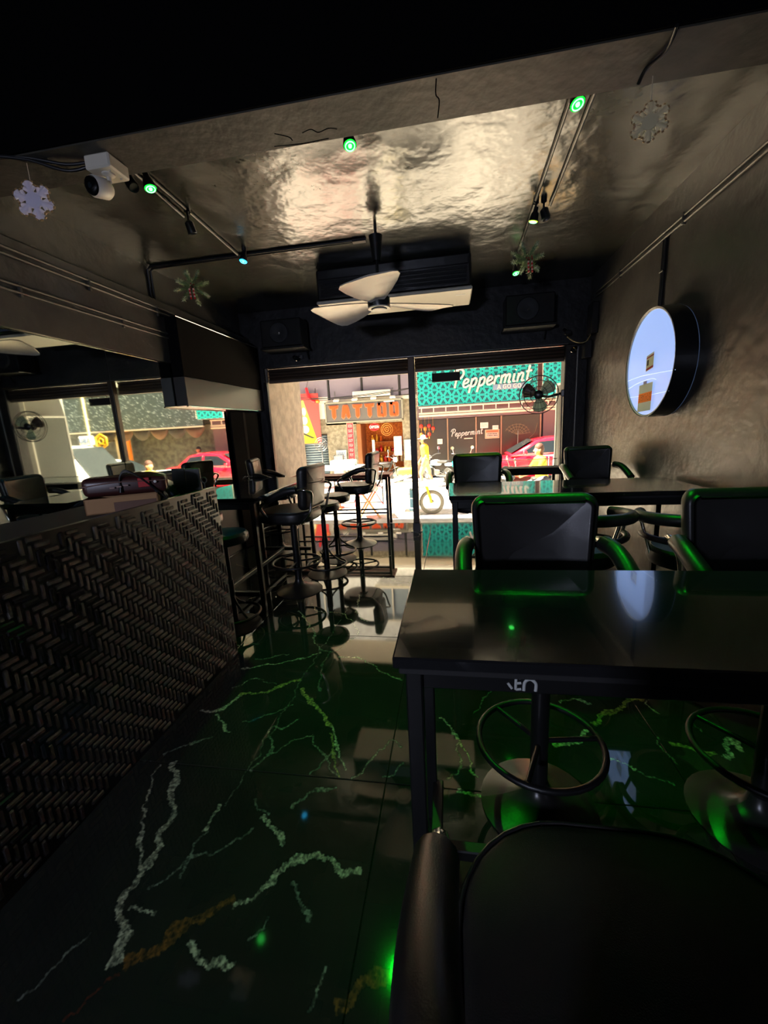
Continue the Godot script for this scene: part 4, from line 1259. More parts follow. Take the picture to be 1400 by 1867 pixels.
func snowflake(label: String, at: Vector3, tilt: float, roll: float, c: Color, k_size: float) -> void:
	var t := thing("snowflake_ornament", label, "ornament", at, tilt, "snowflake ornaments hung from the beam")
	var s := st()
	var e := st()
	for k in 6:
		var b := Basis(Vector3.BACK, TAU * k / 6.0 + roll)
		var arm := func(pts, r, tgt): tube(tgt, pts.map(func(v): return b * P(v.x, v.y, 0) * k_size), r * k_size * 0.95, 6, false, Vector3.BACK)
		arm.call([V(0, 0), V(0, 0.118)], 0.019, s)
		for sd in [-1.0, 1.0]:
			arm.call([V(0, 0.05), V(sd * 0.034, 0.082)], 0.014, s)
			arm.call([V(0, 0.082), V(sd * 0.026, 0.108)], 0.012, s)
			arm.call([V(0, 0.03), V(sd * 0.022, 0.046)], 0.013, s)
			arm.call([V(sd * 0.034, 0.082), V(sd * 0.043, 0.092)], 0.010, e)
			arm.call([V(sd * 0.026, 0.108), V(sd * 0.033, 0.116)], 0.009, e)
		arm.call([V(0, 0.116), V(0, 0.128)], 0.012, e)
	lathe(s, [V(0.0, -0.010), V(0.048, -0.009), V(0.052, 0.0), V(0.048, 0.009), V(0.0, 0.010)].map(func(v): return v * k_size), 18, Transform3D(Basis(Vector3.RIGHT, PI / 2), Vector3.ZERO))
	obj("flake", s, mt(c, 0.6, 0.0, {"backlight_enabled": true, "backlight": Color(0.9, 0.9, 0.9)}), t)
	obj("tips", e, mt(Color(0.58, 0.47, 0.32), 0.4, 0.3), t)
	s = st(); tube(s, [P(0, 0.12 * k_size, 0), P(0, 3.06 - at.y, 0)], 0.0015, 5)
	obj("string", s, M.off_white, t)

func spray(label: String, at: Vector3, top: float) -> void:
	var t := thing("evergreen_spray", label, "ornament", at, 0.3, "frosted evergreen sprays with candy cane ribbons")
	rng.seed = int(absf(at.x) * 100)
	var needles := st()
	var frost := st()
	var twigs := st()
	for k in 8:
		var a := TAU * k / 8.0 + 0.25
		var d := P(cos(a), sin(a) * 0.9, 0.25 * sin(a * 2.0)).normalized()
		tube(twigs, [Vector3.ZERO, d * 0.14], [0.006, 0.003], 5)
		for i in 230:
			var u := rng.randf_range(0.02, 0.155)
			var side := P(rng.randf_range(-1, 1), rng.randf_range(-1, 1), rng.randf_range(-1, 1)).normalized()
			var p := d * u
			var q := p + (d * 0.6 + side * 0.9).normalized() * 0.036
			var w := d.cross(side).normalized() * 0.0052
			var tgt: SurfaceTool = frost if u > 0.10 and i % 2 == 0 else needles
			tgt.set_smooth_group(-1)
			tri_n(tgt, p - w, p + w, q, d.cross(w))
	obj("twig", twigs, mt(Color(0.25, 0.20, 0.12), 0.8), t)
	var nd := obj("needles", needles, mt(Color(0.50, 0.60, 0.40), 0.7), t)
	nd.set_meta("kind", "stuff")
	nd = obj("frosted_needles", frost, mt(Color(0.86, 0.88, 0.74), 0.7), t)
	nd.set_meta("kind", "stuff")
	for k in 2:
		var s := st()
		var r2 := st()
		for j in 6:
			var a := P(-0.012 + k * 0.036 + 0.001 * j, -0.03 - j * 0.016, 0.055)
			tube(s if j % 2 == 0 else r2, [a, a + P(0.001, -0.016, 0)], 0.0085, 8)
		obj("ribbon", s, mt(Color(0.90, 0.72, 0.68), 0.4), t)
		obj("ribbon_stripe", r2, mt(Color(0.78, 0.08, 0.08), 0.4), t)
	var s := st()
	for j in 7: box(s, P(rng.randf_range(-0.05, 0.06), rng.randf_range(-0.04, 0.02), 0.045), P(0.014, 0.014, 0.014), 0.005)
	obj("berries", s, mt(Color(0.50, 0.10, 0.06), 0.35), t)
	s = st(); tube(s, [P(0, 0.0, 0), P(0, top - at.y, 0)], 0.0016, 5)
	obj("string", s, M.black_matte, t)

func wall_fan() -> void:
	var t := thing("wall_fan", "round caged fan on the right jamb in front of the turquoise sign", "fan", P(1.21, 1.885, -6.02), -0.25)
	var s := st()
	for q in [[0.25, 0.0], [0.25, 0.05], [0.19, 0.075], [0.11, 0.09], [0.19, -0.02], [0.11, -0.035]]:
		tube(s, ring_pts(P(0, 0, q[1]), q[0], 40, Basis(Vector3.RIGHT, PI / 2)), 0.0035 if q[0] < 0.25 else 0.006, 6, true)
	for k in 24:
		var b := Basis(Vector3.BACK, TAU * k / 24.0)
		tube(s, [b * P(0.05, 0, 0.095), b * P(0.19, 0, 0.075), b * P(0.25, 0, 0.03), b * P(0.25, 0, 0.0), b * P(0.19, 0, -0.02), b * P(0.06, 0, -0.04)], 0.0016, 4)
	obj("guard", s, M.black_plastic, t)
	for k in 3:
		s = st()
		var b := Basis(Vector3.BACK, TAU * k / 3.0 + 0.7)
		var rings := []
		for q in [[0.03, 0.02], [0.09, 0.07], [0.16, 0.105], [0.205, 0.09], [0.225, 0.03]]:
			rings.append([b * P(q[0], -q[1], 0.05), b * P(q[0], 0, 0.032), b * P(q[0], q[1] * 0.8, 0.012), b * P(q[0], q[1] * 0.8, 0.008), b * P(q[0], 0, 0.028), b * P(q[0], -q[1], 0.046)])
		loft(s, rings)
		obj("blade", s, mt(Color(0.74, 0.80, 0.72), 0.4, 0.0, {"backlight_enabled": true, "backlight": Color(0.6, 0.65, 0.58)}) if k != 1 else mt(Color(0.34, 0.27, 0.22), 0.4), t)
	s = st(); lathe(s, [V(0.055, 0.085), V(0.058, 0.095), V(0.045, 0.104), V(0.0, 0.106)], 20, Transform3D(Basis(Vector3.RIGHT, PI / 2), Vector3.ZERO))
	obj("badge", s, M.black_plastic, t)
	s = st(); tube(s, [P(0, 0, -0.04), P(0, 0, -0.14)], [0.06, 0.045], 16); tube(s, [P(0, 0, -0.10), P(0.12, -0.03, -0.10), P(0.27, 0.0, -0.04)], 0.02)
	box(s, P(0.30, 0.0, -0.03), P(0.05, 0.09, 0.09), 0.01)
	obj("motor_arm", s, M.black_plastic, t)
	s = st(); tube(s, [P(0.29, -0.04, -0.03), P(0.30, -1.2, -0.03)], 0.008)
	obj("lead", s, M.black_plastic, t)
	# black board hanging under the shutter
	s = st(); span(s, P(-0.24, 2.165, -6.20), P(0.16, 2.285, -6.17), 0.004); tube(s, [P(-0.18, 2.28, -6.185), P(-0.18, 2.60, -6.185)], 0.006); tube(s, [P(0.1, 2.28, -6.185), P(0.1, 2.60, -6.185)], 0.006)
	tag(obj("hanging_board", s, M.black_matte), "small black board hanging just under the shutter right of the post", "sign board")
	# porch ceiling that carries it
	s = st(); span(s, P(-2.87, 2.60, -7.3), P(2.1, 2.72, -6.16))
	struct("ceiling_porch", s, M.off_white)
	# ledge across the right half of the opening with a glass screen
	var l := thing("window_ledge", "black bar ledge with a glass screen across the right half of the opening", "ledge", P(1.0, 0, -6.02))
	s = st(); span(s, P(-0.56, 0.80, -0.16), P(0.52, 0.90, 0.10), 0.006)
	obj("shelf", s, M.black_matte, l)
	for x in [-0.50, 0.46]:
		s = st(); span(s, P(x - 0.02, 0.0, -0.14), P(x + 0.02, 0.80, -0.10), 0.003)
		obj("leg", s, M.black_steel, l)
	s = st(); span(s, P(-0.55, 0.90, -0.14), P(0.51, 1.0, -0.13), 0.002)
	obj("glass_screen", s, M.glass, l)
	s = st(); tube(s, [P(-0.55, 1.0, -0.135), P(0.51, 1.0, -0.135)], 0.006)
	obj("top_rail", s, M.chrome, l)

func back_lamp() -> void:
	# dim cool lamp on the back wall, behind the camera: it whitens the near tiles and the snowflakes
	var t := thing("wall_lamp", "small cool white wall lamp on the back wall behind the camera", "lamp", P(-1.3, 1.75, 2.47))
	var s := st(); span(s, P(-0.22, -0.12, -0.02), P(0.22, 0.12, 0.03), 0.01)
	obj("housing", s, M.black_plastic, t)
	s = st(); span(s, P(-0.20, -0.10, -0.026), P(0.20, 0.10, -0.021), 0.002)
	obj("diffuser", s, glow(Color(0.85, 0.88, 1.0), 1.2), t)
	var l := AreaLight3D.new()
	l.name = "lamp_light"
	l.area_size = V(0.4, 0.2)
	l.light_color = Color(0.85, 0.88, 1.0)
	l.light_energy = BACK_E
	l.area_range = 12.0
	l.area_attenuation = 2.0
	l.shadow_enabled = true
	t.add_child(l)
	l.position = P(0, 0, -0.03)

const BACK_E := 3.0

func fixtures() -> void:
	back_lamp()
	conduits()
	lamps()
	ceiling_fan()
	air_conditioner()
	speakers()
	security_cameras()
	round_light()
	snowflake("white snowflake ornament hanging at the left by the security camera", P(-2.24, 2.88, -2.22), 0.35, 0.2, Color(0.90, 0.87, 0.94), 0.80)
	snowflake("gold edged cream snowflake ornament hanging at the right of the beam", P(0.945, 2.88, -2.395), -0.25, 0.0, Color(0.88, 0.83, 0.66), 0.66)
	spray("frosted evergreen spray with a red striped ribbon on the left, under the ceiling conduit", P(-2.50, 3.02, -4.06), CEIL)
	spray("frosted evergreen spray with a red striped ribbon at the end of the right conduit", P(0.76, 3.06, -4.48), CEIL)
	wall_fan()

# ---------------------------------------------------------------- lettering
# brush letters as strokes on a grid one unit high (x-height 0.5)
const SCRIPT := {
	"P": [0.62, [[0.20, 0.05], [0.24, 0.5], [0.30, 1.0]], [[0.02, 0.72], [0.10, 1.02], [0.42, 1.10], [0.62, 0.90], [0.52, 0.62], [0.26, 0.52]]],
	"e": [0.42, [[0.05, 0.24], [0.30, 0.30], [0.34, 0.44], [0.20, 0.50], [0.08, 0.32], [0.12, 0.08], [0.28, 0.05], [0.44, 0.16]]],
	"p": [0.48, [[0.14, 0.50], [0.10, 0.1], [0.04, -0.32]], [[0.12, 0.34], [0.26, 0.50], [0.40, 0.42], [0.36, 0.14], [0.20, 0.04], [0.12, 0.10]]],
	"r": [0.38, [[0.12, 0.50], [0.10, 0.25], [0.08, 0.02]], [[0.11, 0.30], [0.22, 0.47], [0.36, 0.46]]],
	"m": [0.68, [[0.10, 0.50], [0.08, 0.02]], [[0.10, 0.34], [0.22, 0.50], [0.32, 0.44], [0.30, 0.02]], [[0.32, 0.34], [0.44, 0.50], [0.55, 0.44], [0.53, 0.06], [0.64, 0.08]]],
	"i": [0.26, [[0.12, 0.50], [0.10, 0.10], [0.22, 0.08]], [[0.15, 0.68], [0.16, 0.72]]],
	"n": [0.48, [[0.10, 0.50], [0.08, 0.02]], [[0.10, 0.32], [0.24, 0.50], [0.36, 0.42], [0.33, 0.08], [0.46, 0.08]]],
	"t": [0.36, [[0.18, 0.86], [0.14, 0.14], [0.24, 0.04], [0.36, 0.12]], [[0.02, 0.54], [0.34, 0.58]]]}

func script_word(parent: Node, word: String, size: float, at: Vector3, rise: float, thick: float, depth: float, m: Material) -> void:
	var x := 0.0
	for ch in word:
		var g: Array = SCRIPT[ch]
		var s := st()
		for k in range(1, g.size()):
			var pts := curve(g[k].map(func(q): return P((x + q[0] + q[1] * 0.16) * size, q[1] * size + (x + q[0]) * size * rise, 0)), 4)
			tube(s, pts.map(func(p): return at + p), thick, 6)
		obj("letter", s, m, parent)
		x += g[0]

func block_word(parent: Node, word: String, h: float, at: Vector3, depth: float, m: Material, turn := 0.0) -> void:
	var f := SystemFont.new()
	f.font_names = PackedStringArray(["Droid Sans"])
	f.font_weight = 700
	var tm := TextMesh.new()
	tm.text = word
	tm.font = f
	tm.font_size = 64
	tm.pixel_size = h / 46.0
	tm.depth = depth
	var o := put("lettering", tm, m, parent)
	o.position = at
	o.rotation.y = turn

func bevel_letters(parent: Node, at: Vector3, w: float, h: float, gap: float) -> void:
	# pointed poster letters: T A T T O O
	var T := [V(0, 1), V(1, 1), V(0.92, 0.80), V(0.68, 0.78), V(0.68, 0.16), V(0.5, 0.0), V(0.32, 0.16), V(0.32, 0.78), V(0.08, 0.80)]
	var A := [V(0.28, 1), V(0.72, 1), V(0.80, 0.86), V(0.96, 0.12), V(0.80, 0.0), V(0.64, 0.12), V(0.60, 0.36), V(0.40, 0.36), V(0.36, 0.12), V(0.20, 0.0), V(0.04, 0.12), V(0.20, 0.86)]
	var O1 := [V(0.12, 1), V(0.88, 1), V(0.96, 0.9), V(0.96, 0.1), V(0.88, 0.0), V(0.62, 0.0), V(0.62, 0.16), V(0.66, 0.22), V(0.66, 0.78), V(0.62, 0.84), V(0.12, 0.84)]
	var O2 := [V(0.12, 1), V(0.04, 0.9), V(0.04, 0.1), V(0.12, 0.0), V(0.64, 0.0), V(0.64, 0.16), V(0.38, 0.16), V(0.34, 0.22), V(0.34, 0.78), V(0.38, 0.84), V(0.38, 1)]
	var x := 0.0
	for ch in "TATTOO":
		for layer in 2:
			var s := st()
			var polys: Array = [T] if ch == "T" else ([A] if ch == "A" else [O1, O2])
			for poly in polys:
				var pts: Array = poly.map(func(v): return V(v.x * w, v.y * h))
				if layer == 0:
					for big in Geometry2D.offset_polygon(PackedVector2Array(pts), 0.026): prism(s, Array(big), 0.03, Transform3D(Basis(), at + P(x, 0, 0)))
				else:
					prism(s, pts, 0.07, Transform3D(Basis(), at + P(x, 0, 0)))
			obj("letter_edge" if layer == 0 else "letter", s, M.letter_edge if layer == 0 else M.letter, parent)
		x += w + gap
		if ch == "T" and x > w * 2.5 and x < w * 4.0: x += gap * 0.5

# ---------------------------------------------------------------- people
func person(called: String, label: String, at: Vector3, turn: float, pose: Dictionary, cloth: Color, legs: Color, hair: Color, cap: bool) -> void:
	# faces -z, hip height 0.9 standing or pose.hip
	var t := thing(called, label, "person", at, turn)
	var hip: float = pose.hip
	var lean: float = pose.lean
	var H := P(0, hip, 0)
	var N := P(0, hip + 0.52 * cos(lean), -0.52 * sin(lean))
	var head := N + P(0, 0.175, -0.035)
	var skin_m := mt(pose.get("skin", Color(0.72, 0.50, 0.37)), 0.6)
	var sk := []
	var top := []
	var low := []
	var shoes := []
	top.append([H + P(0, 0.06, 0), H.lerp(N, 0.45), 0.135, 0.125])
	top.append([H.lerp(N, 0.45), H.lerp(N, 0.84), 0.13, 0.145])
	top.append([H.lerp(N, 0.90) + P(-0.13, 0, 0), H.lerp(N, 0.90) + P(0.13, 0, 0), 0.075, 0.075])
	low.append([H + P(-0.06, 0.02, 0), H + P(0.06, 0.02, 0), 0.125, 0.125])
	sk.append([N + P(0, -0.06, 0), head + P(0, -0.04, 0), 0.058, 0.05])
	sk.append([head + P(0, 0.035, 0.012), head + P(0, -0.015, -0.012), 0.090, 0.074])
	sk.append([head + P(0, -0.05, -0.03), head + P(0, -0.075, -0.045), 0.050, 0.034])
	sk.append([head + P(0, 0.0, -0.085), head + P(0, -0.03, -0.104), 0.012, 0.016])
	for sd in [-1.0, 1.0]:
		sk.append([head + P(sd * 0.082, 0.0, 0.01), head + P(sd * 0.086, -0.03, 0.005), 0.016, 0.012])
		var sh: Vector3 = H.lerp(N, 0.90) + P(sd * 0.185, -0.01, 0)
		var arm: Array = pose.arms[0 if sd < 0 else 1]
		var el: Vector3 = sh + P(sd * arm[0], arm[1], arm[2])
		var wr: Vector3 = el + P(sd * arm[3], arm[4], arm[5])
		top.append([sh, sh.lerp(el, 0.75), 0.066, 0.058])
		sk.append([sh, el, 0.052, 0.042])
		sk.append([el, wr, 0.042, 0.030])
		var fw := (wr - el).normalized()
		var across := fw.cross(Vector3.RIGHT * sd).normalized()
		sk.append([wr, wr + fw * 0.075, 0.030, 0.034])
		for k in 4: sk.append([wr + fw * 0.075 + across * (k - 1.5) * 0.02, wr + fw * (0.15 - absf(k - 1.3) * 0.012) + across * (k - 1.5) * 0.022 + P(0, -0.01, 0), 0.011, 0.009])
		sk.append([wr + fw * 0.03 + across * 0.035, wr + fw * 0.09 + across * 0.065, 0.012, 0.009])
		var leg: Array = pose.legs[0 if sd < 0 else 1]
		var hp: Vector3 = H + P(sd * 0.09, 0, 0)
		var kn: Vector3 = hp + P(sd * 0.02, leg[0], leg[1])
		var an: Vector3 = kn + P(0, leg[2], leg[3])
		low.append([hp, hp.lerp(kn, 0.95), 0.098, 0.072])
		sk.append([hp, kn, 0.08, 0.056])
		sk.append([kn, kn.lerp(an, 0.35), 0.056, 0.058])
		sk.append([kn.lerp(an, 0.35), an, 0.058, 0.036])
		if pose.get("long", false): low.append([kn, an, 0.070, 0.056])
		shoes.append([an + P(0, -0.035, 0.03), an + P(0, -0.05, -0.13), 0.045, 0.036])
	var s := st(); skin(s, sk, 0.014, 0.02); obj("body", s, skin_m, t)
	s = st(); skin(s, top, 0.022, 0.05); obj("shirt", s, mt(cloth, 0.8), t)
	s = st(); skin(s, low, 0.022, 0.04); obj("trousers" if pose.get("long", false) else "shorts", s, mt(legs, 0.8), t)
	s = st(); skin(s, shoes, 0.018, 0.02); obj("shoes", s, mt(Color(0.30, 0.28, 0.26), 0.7), t)
	s = st()
	skin(s, [[head + P(0, 0.05, 0.02), head + P(0, 0.02, 0.03), 0.097, 0.092], [head + P(0, 0.0, 0.05), head + P(0, -0.05 - pose.get("hair", 0.0), 0.055), 0.07, 0.055]], 0.016, 0.03)
	obj("hair", s, mt(hair, 0.75), t)
	if cap:
		s = st()
		skin(s, [[head + P(0, 0.075, 0.01), head + P(0, 0.06, 0.015), 0.098, 0.102]], 0.016, 0.02)
		lathe(s, [V(0.0, 0.0), V(0.17, -0.012), V(0.172, -0.006), V(0.0, 0.01)], 24, Transform3D(Basis(), head + P(0, 0.055, -0.01)))
		obj("hat", s, mt(Color(0.90, 0.86, 0.74), 0.8), t)
	s = st()
	for sd in [-1.0, 1.0]:
		lathe(s, [V(0.0, -0.008), V(0.010, 0.0), V(0.0, 0.008)], 8, Transform3D(Basis(), head + P(sd * 0.034, 0.012, -0.083)))
	obj("eyes", s, M.black_matte, t)

# ---------------------------------------------------------------- vehicles
func wheel(t: Node3D, c: Vector3, r: float, w: float, hub: Material) -> void:
	var s := st()
	var b := Basis(Vector3.RIGHT, PI / 2)
	lathe(s, [V(r * 0.66, -w / 2), V(r * 0.93, -w / 2), V(r, -w * 0.28), V(r, w * 0.28), V(r * 0.93, w / 2), V(r * 0.66, w / 2)], 28, Transform3D(b, c))
	var tire := obj("tyre", s, M.rubber, t)
	s = st()
	lathe(s, [V(0.0, -w * 0.42), V(r * 0.25, -w * 0.44), V(r * 0.62, -w * 0.36), V(r * 0.67, -w * 0.48)], 20, Transform3D(b, c))
	lathe(s, [V(r * 0.67, w * 0.48), V(r * 0.62, w * 0.36), V(r * 0.25, w * 0.44), V(0.0, w * 0.42)], 20, Transform3D(b, c))
	for k in 5:
		var a := TAU * k / 5.0
		for sd in [-1.0, 1.0]: box(s, c + P(cos(a) * r * 0.4, sin(a) * r * 0.4, sd * w * 0.42), P(r * 0.5, r * 0.12, 0.02), 0.004, Basis(Vector3.BACK, a))
	obj("hub", s, hub, tire)

func car(called: String, label: String, cat: String, at: Vector3, turn: float, paint: Material, up: float, roof_from: float, roof_to: float, sign_top := false) -> Node3D:
	# nose at -x; at is the middle on the ground
	var t := thing(called, label, cat, at, turn)
	var ring := func(x: float, lo: float, hi: float, w: float) -> Array:
		return [P(x, lo, -w * 0.86), P(x, lo + 0.12, -w), P(x, hi - 0.16, -w), P(x, hi - 0.03, -w * 0.93), P(x, hi, -w * 0.6), P(x, hi + 0.015, 0), P(x, hi, w * 0.6), P(x, hi - 0.03, w * 0.93), P(x, hi - 0.16, w), P(x, lo + 0.12, w), P(x, lo, w * 0.86)]
	var rings := []
	for q in [[-2.10, 0.36, 0.58, 0.55], [-2.04, 0.26, 0.66, 0.72], [-1.80, 0.22, 0.76, 0.82], [-1.2, 0.20, 0.87, 0.86], [-0.75, 0.20, 0.94, 0.87], [0.5, 0.20, 0.97, 0.88], [1.3, 0.20, 0.99, 0.87], [1.85, 0.24, 0.98, 0.83], [2.06, 0.32, 0.86, 0.76], [2.10, 0.38, 0.72, 0.66]]:
		rings.append(ring.call(q[0], q[1], q[2], q[3]))
	var s := st(); loft(s, rings)
	obj("body", s, paint, t)
	var top := 1.47 * up
	rings = []
	var st_x := [roof_from - 0.85, roof_from - 0.02, roof_from + 0.45, (roof_from + roof_to) / 2 + 0.2, roof_to, roof_to + 0.55]
	var st_y := [0.94, top - 0.08, top, top + 0.005, top - 0.06, 0.97]
	for k in 6:
		var y: float = st_y[k]
		var w := lerpf(0.80, 0.60, (y - 0.9) / (top - 0.9))
		var x: float = st_x[k]
		rings.append([P(x, 0.90, -0.82), P(x, lerpf(0.90, y, 0.55), -lerpf(0.82, w, 0.5)), P(x, y - 0.03, -w), P(x, y, -w * 0.85), P(x, y + 0.012, 0), P(x, y, w * 0.85), P(x, y - 0.03, w), P(x, lerpf(0.90, y, 0.55), lerpf(0.82, w, 0.5)), P(x, 0.90, 0.82)])
	s = st(); loft(s, rings)
	obj("cabin", s, paint, t)
	# windows just proud of the cabin
	var side := func(x: float, y: float, sd: float) -> Vector3:
		return P(x, y, sd * (lerpf(0.82, 0.61, clampf((y - 0.90) / (top - 0.90), 0, 1)) + 0.012))
	for sd in [-1.0, 1.0]:
		for wn in [[[roof_from - 0.52, 0.99], [roof_from + 0.08, top - 0.12], [roof_from + 0.62, top - 0.09], [roof_from + 0.62, 0.99]], [[roof_from + 0.70, 0.99], [roof_from + 0.70, top - 0.09], [roof_to - 0.06, top - 0.13], [roof_to + 0.22, 0.99]]]:
			var a = wn.map(func(q): return side.call(q[0], q[1], sd))
			s = st(); s.set_smooth_group(-1)
			quad_n(s, a[0], a[1], a[2], a[3], P(0, 0, sd))
			for k in 4: quad_o(s, a[k], a[(k + 1) % 4], a[(k + 1) % 4] - P(0, 0, sd * 0.03), a[k] - P(0, 0, sd * 0.03), (a[0] + a[2]) / 2)
			obj("side_window", s, M.dark_glass, t)
		s = st(); box(s, P(roof_from - 0.42, 1.02, sd * 0.95), P(0.13, 0.13, 0.20), 0.03)
		obj("door_mirror", s, paint, t)
		s = st(); box(s, P(-1.93, 0.66, sd * 0.60), P(0.22, 0.12, 0.26), 0.03, Basis(Vector3.UP, sd * 0.35))
		obj("headlamp", s, M.white, t)
		s = st(); box(s, P(2.03, 0.80, sd * 0.58), P(0.12, 0.16, 0.24), 0.03)
		obj("tail_lamp", s, mt(Color(0.6, 0.05, 0.05), 0.3), t)
		for x in [-1.32, 1.30]: wheel(t, P(x, 0.31, sd * 0.76), 0.31, 0.19, M.steel)
		s = st(); span(s, P(roof_from + 0.64, 0.35, sd * 0.866), P(roof_from + 0.66, 0.93, sd * 0.886)); box(s, P(roof_from + 0.50, 0.86, sd * 0.885), P(0.14, 0.025, 0.02), 0.005)
		obj("door_line", s, M.black_plastic, t)
	s = st(); s.set_smooth_group(-1)
	var f = [P(roof_from - 0.80, 0.985, -0.70), P(roof_from - 0.08, top - 0.07, -0.55), P(roof_from - 0.08, top - 0.07, 0.55), P(roof_from - 0.80, 0.985, 0.70)].map(func(p): return p + P(-0.02, 0.02, 0))
	quad_n(s, f[0], f[1], f[2], f[3], P(-1, 1, 0))
	obj("windscreen", s, M.dark_glass, t)
	s = st(); box(s, P(-2.09, 0.50, 0), P(0.05, 0.12, 0.9), 0.02); box(s, P(2.10, 0.55, 0), P(0.05, 0.10, 0.5), 0.02)
	obj("grille", s, M.black_plastic, t)
	return t

func motorbike(label: String, at: Vector3, turn: float, body: Color, seat_c: Color, scooter: bool) -> Node3D:
	# nose at -x
	var t := thing("scooter" if scooter else "motorbike", label, "motorbike", at, turn)
	var pm := mt(body, 0.25, 0.1)
	for x in [-0.62, 0.62]: wheel(t, P(x, 0.28, 0), 0.28, 0.09, M.steel)
	var s := st()
	tube(s, curve([P(-0.42, 0.85, 0), P(-0.30, 0.55, 0), P(0.0, 0.35, 0), P(0.45, 0.42, 0), P(0.62, 0.60, 0)]), 0.035)
	tube(s, [P(0.2, 0.36, 0.06), P(0.62, 0.28, 0.07)], 0.025); tube(s, [P(0.2, 0.36, -0.06), P(0.62, 0.28, -0.07)], 0.025)
	obj("frame", s, M.black_steel, t)
	s = st()
	for z in [-0.07, 0.07]: tube(s, [P(-0.62, 0.28, z), P(-0.47, 0.78, z)], 0.02)
	obj("fork", s, M.steel, t)
	s = st(); box(s, P(0.05, 0.36, 0), P(0.34, 0.22, 0.24), 0.04); tube(s, [P(0.1, 0.26, 0.14), P(0.7, 0.32, 0.16)], [0.03, 0.05])
	obj("engine", s, M.steel, t)
	s = st()
	if scooter:
		loft(s, [[P(-0.52, 0.35, -0.16), P(-0.46, 0.35, -0.2), P(-0.46, 0.35, 0.2), P(-0.52, 0.35, 0.16)], [P(-0.50, 0.62, -0.2), P(-0.42, 0.62, -0.22), P(-0.42, 0.62, 0.22), P(-0.50, 0.62, 0.2)], [P(-0.46, 0.92, -0.12), P(-0.38, 0.92, -0.14), P(-0.38, 0.92, 0.14), P(-0.46, 0.92, 0.12)]])
		cushion(s, 0.7, 0.34, 0.26, 0.12, 0.08, 0.0, func(p): return p + P(0.40, 0.42, 0))
	else:
		cushion(s, 0.5, 0.28, 0.2, 0.12, 0.08, 0.02, func(p): return p + P(-0.12, 0.60, 0))
		cushion(s, 0.3, 0.2, 0.12, 0.08, 0.05, 0.0, func(p): return p + P(0.62, 0.62, 0))
	loft(s, [[P(-0.92, 0.52, -0.05), P(-0.92, 0.53, 0.05), P(-0.92, 0.51, 0.05), P(-0.92, 0.50, -0.05)], [P(-0.62, 0.62, -0.07), P(-0.62, 0.63, 0.07), P(-0.62, 0.60, 0.07), P(-0.62, 0.59, -0.07)], [P(-0.36, 0.52, -0.06), P(-0.36, 0.53, 0.06), P(-0.36, 0.50, 0.06), P(-0.36, 0.49, -0.06)]])
	obj("bodywork", s, pm, t)
	s = st(); cushion(s, 0.62, 0.26, 0.10, 0.1, 0.04, 0.01, func(p): return p + P(0.36, 0.70 + 0.1 * maxf(p.x, 0), 0))
	obj("seat", s, mt(seat_c, 0.5), t)
	s = st(); tube(s, curve([P(-0.30, 1.02, -0.36), P(-0.40, 1.0, -0.2), P(-0.44, 0.92, 0.0), P(-0.40, 1.0, 0.2), P(-0.30, 1.02, 0.36)]), 0.016)
	obj("handlebar", s, M.steel, t)
	s = st(); lathe(s, [V(0.0, -0.08), V(0.08, -0.06), V(0.10, 0.05), V(0.0, 0.06)], 16, Transform3D(Basis(Vector3.BACK, PI / 2), P(-0.54, 0.88, 0)))
	obj("headlamp", s, M.white, t)
	for z in [-0.3, 0.3]:
		s = st(); tube(s, [P(-0.36, 1.0, z), P(-0.40, 1.18, z * 1.15)], 0.008); lathe(s, [V(0.0, -0.015), V(0.055, -0.01), V(0.06, 0.01), V(0.0, 0.012)], 14, Transform3D(Basis(Vector3.BACK, PI / 2), P(-0.41, 1.22, z * 1.2)))
		obj("mirror", s, M.chrome, t)
	return t

# ---------------------------------------------------------------- the street
func turquoise_picture(w: int, h: int, unit: float) -> Image:
	# triangles nested in a hexagonal lattice, bright on dark turquoise
	var img := Image.create(w, h, false, Image.FORMAT_RGB8)
	img.fill(Color(0.0, 0.27, 0.29))
	var bright := Color(0.0, 0.66, 0.63)
	var hh := unit * sqrt(3.0) / 2.0
	for row in range(-1, int(h / hh) + 2):
		for col in range(-2, int(w / unit) + 3):
			var ox := col * unit + (row & 1) * unit * 0.5
			var oy := row * hh
			for flip in 2:
				var a := [V(ox, oy), V(ox + unit, oy), V(ox + unit / 2, oy + hh)] if flip == 0 else [V(ox + unit / 2, oy + hh), V(ox + unit * 1.5, oy + hh), V(ox + unit, oy)]
				var c: Vector2 = (a[0] + a[1] + a[2]) / 3.0
				for k in 3:
					for inset in [0.76]:
						stroke(img, c.lerp(a[k], inset), c.lerp(a[(k + 1) % 3], inset), unit * 0.095, bright)
	return img

func turned(img: Image) -> Image:
	img.rotate_90(CLOCKWISE)
	return img

func board(parent: Node, called: String, a: Vector3, size: Vector2, m: Material, thick := 0.04, edge: Material = null) -> void:
	# upright printed board facing +z; a is its lower left corner
	var s := st(); printed(s, a + P(0, size.y, 0.001), P(size.x, 0, 0), P(0, -size.y, 0))
	obj(called, s, m, parent)
	s = st(); span(s, a + P(-0.01, -0.01, -thick), a + P(size.x + 0.01, size.y + 0.01, 0.0), 0.004)
	obj("board_back", s, edge if edge else M.off_white, parent)

func scribble(img: Image, c: Color, sd: int, rows: int, area: Rect2i) -> void:
	var r := RandomNumberGenerator.new()
	r.seed = sd
	var step := area.size.y / rows
	for k in rows:
		var x := area.position.x
		while x < area.end.x - 3:
			var w := r.randi_range(2, maxi(3, area.size.x / 5))
			img.fill_rect(Rect2i(x, area.position.y + k * step, mini(w, area.end.x - x), maxi(1, step / 2)), c)
			x += w + r.randi_range(1, 4)

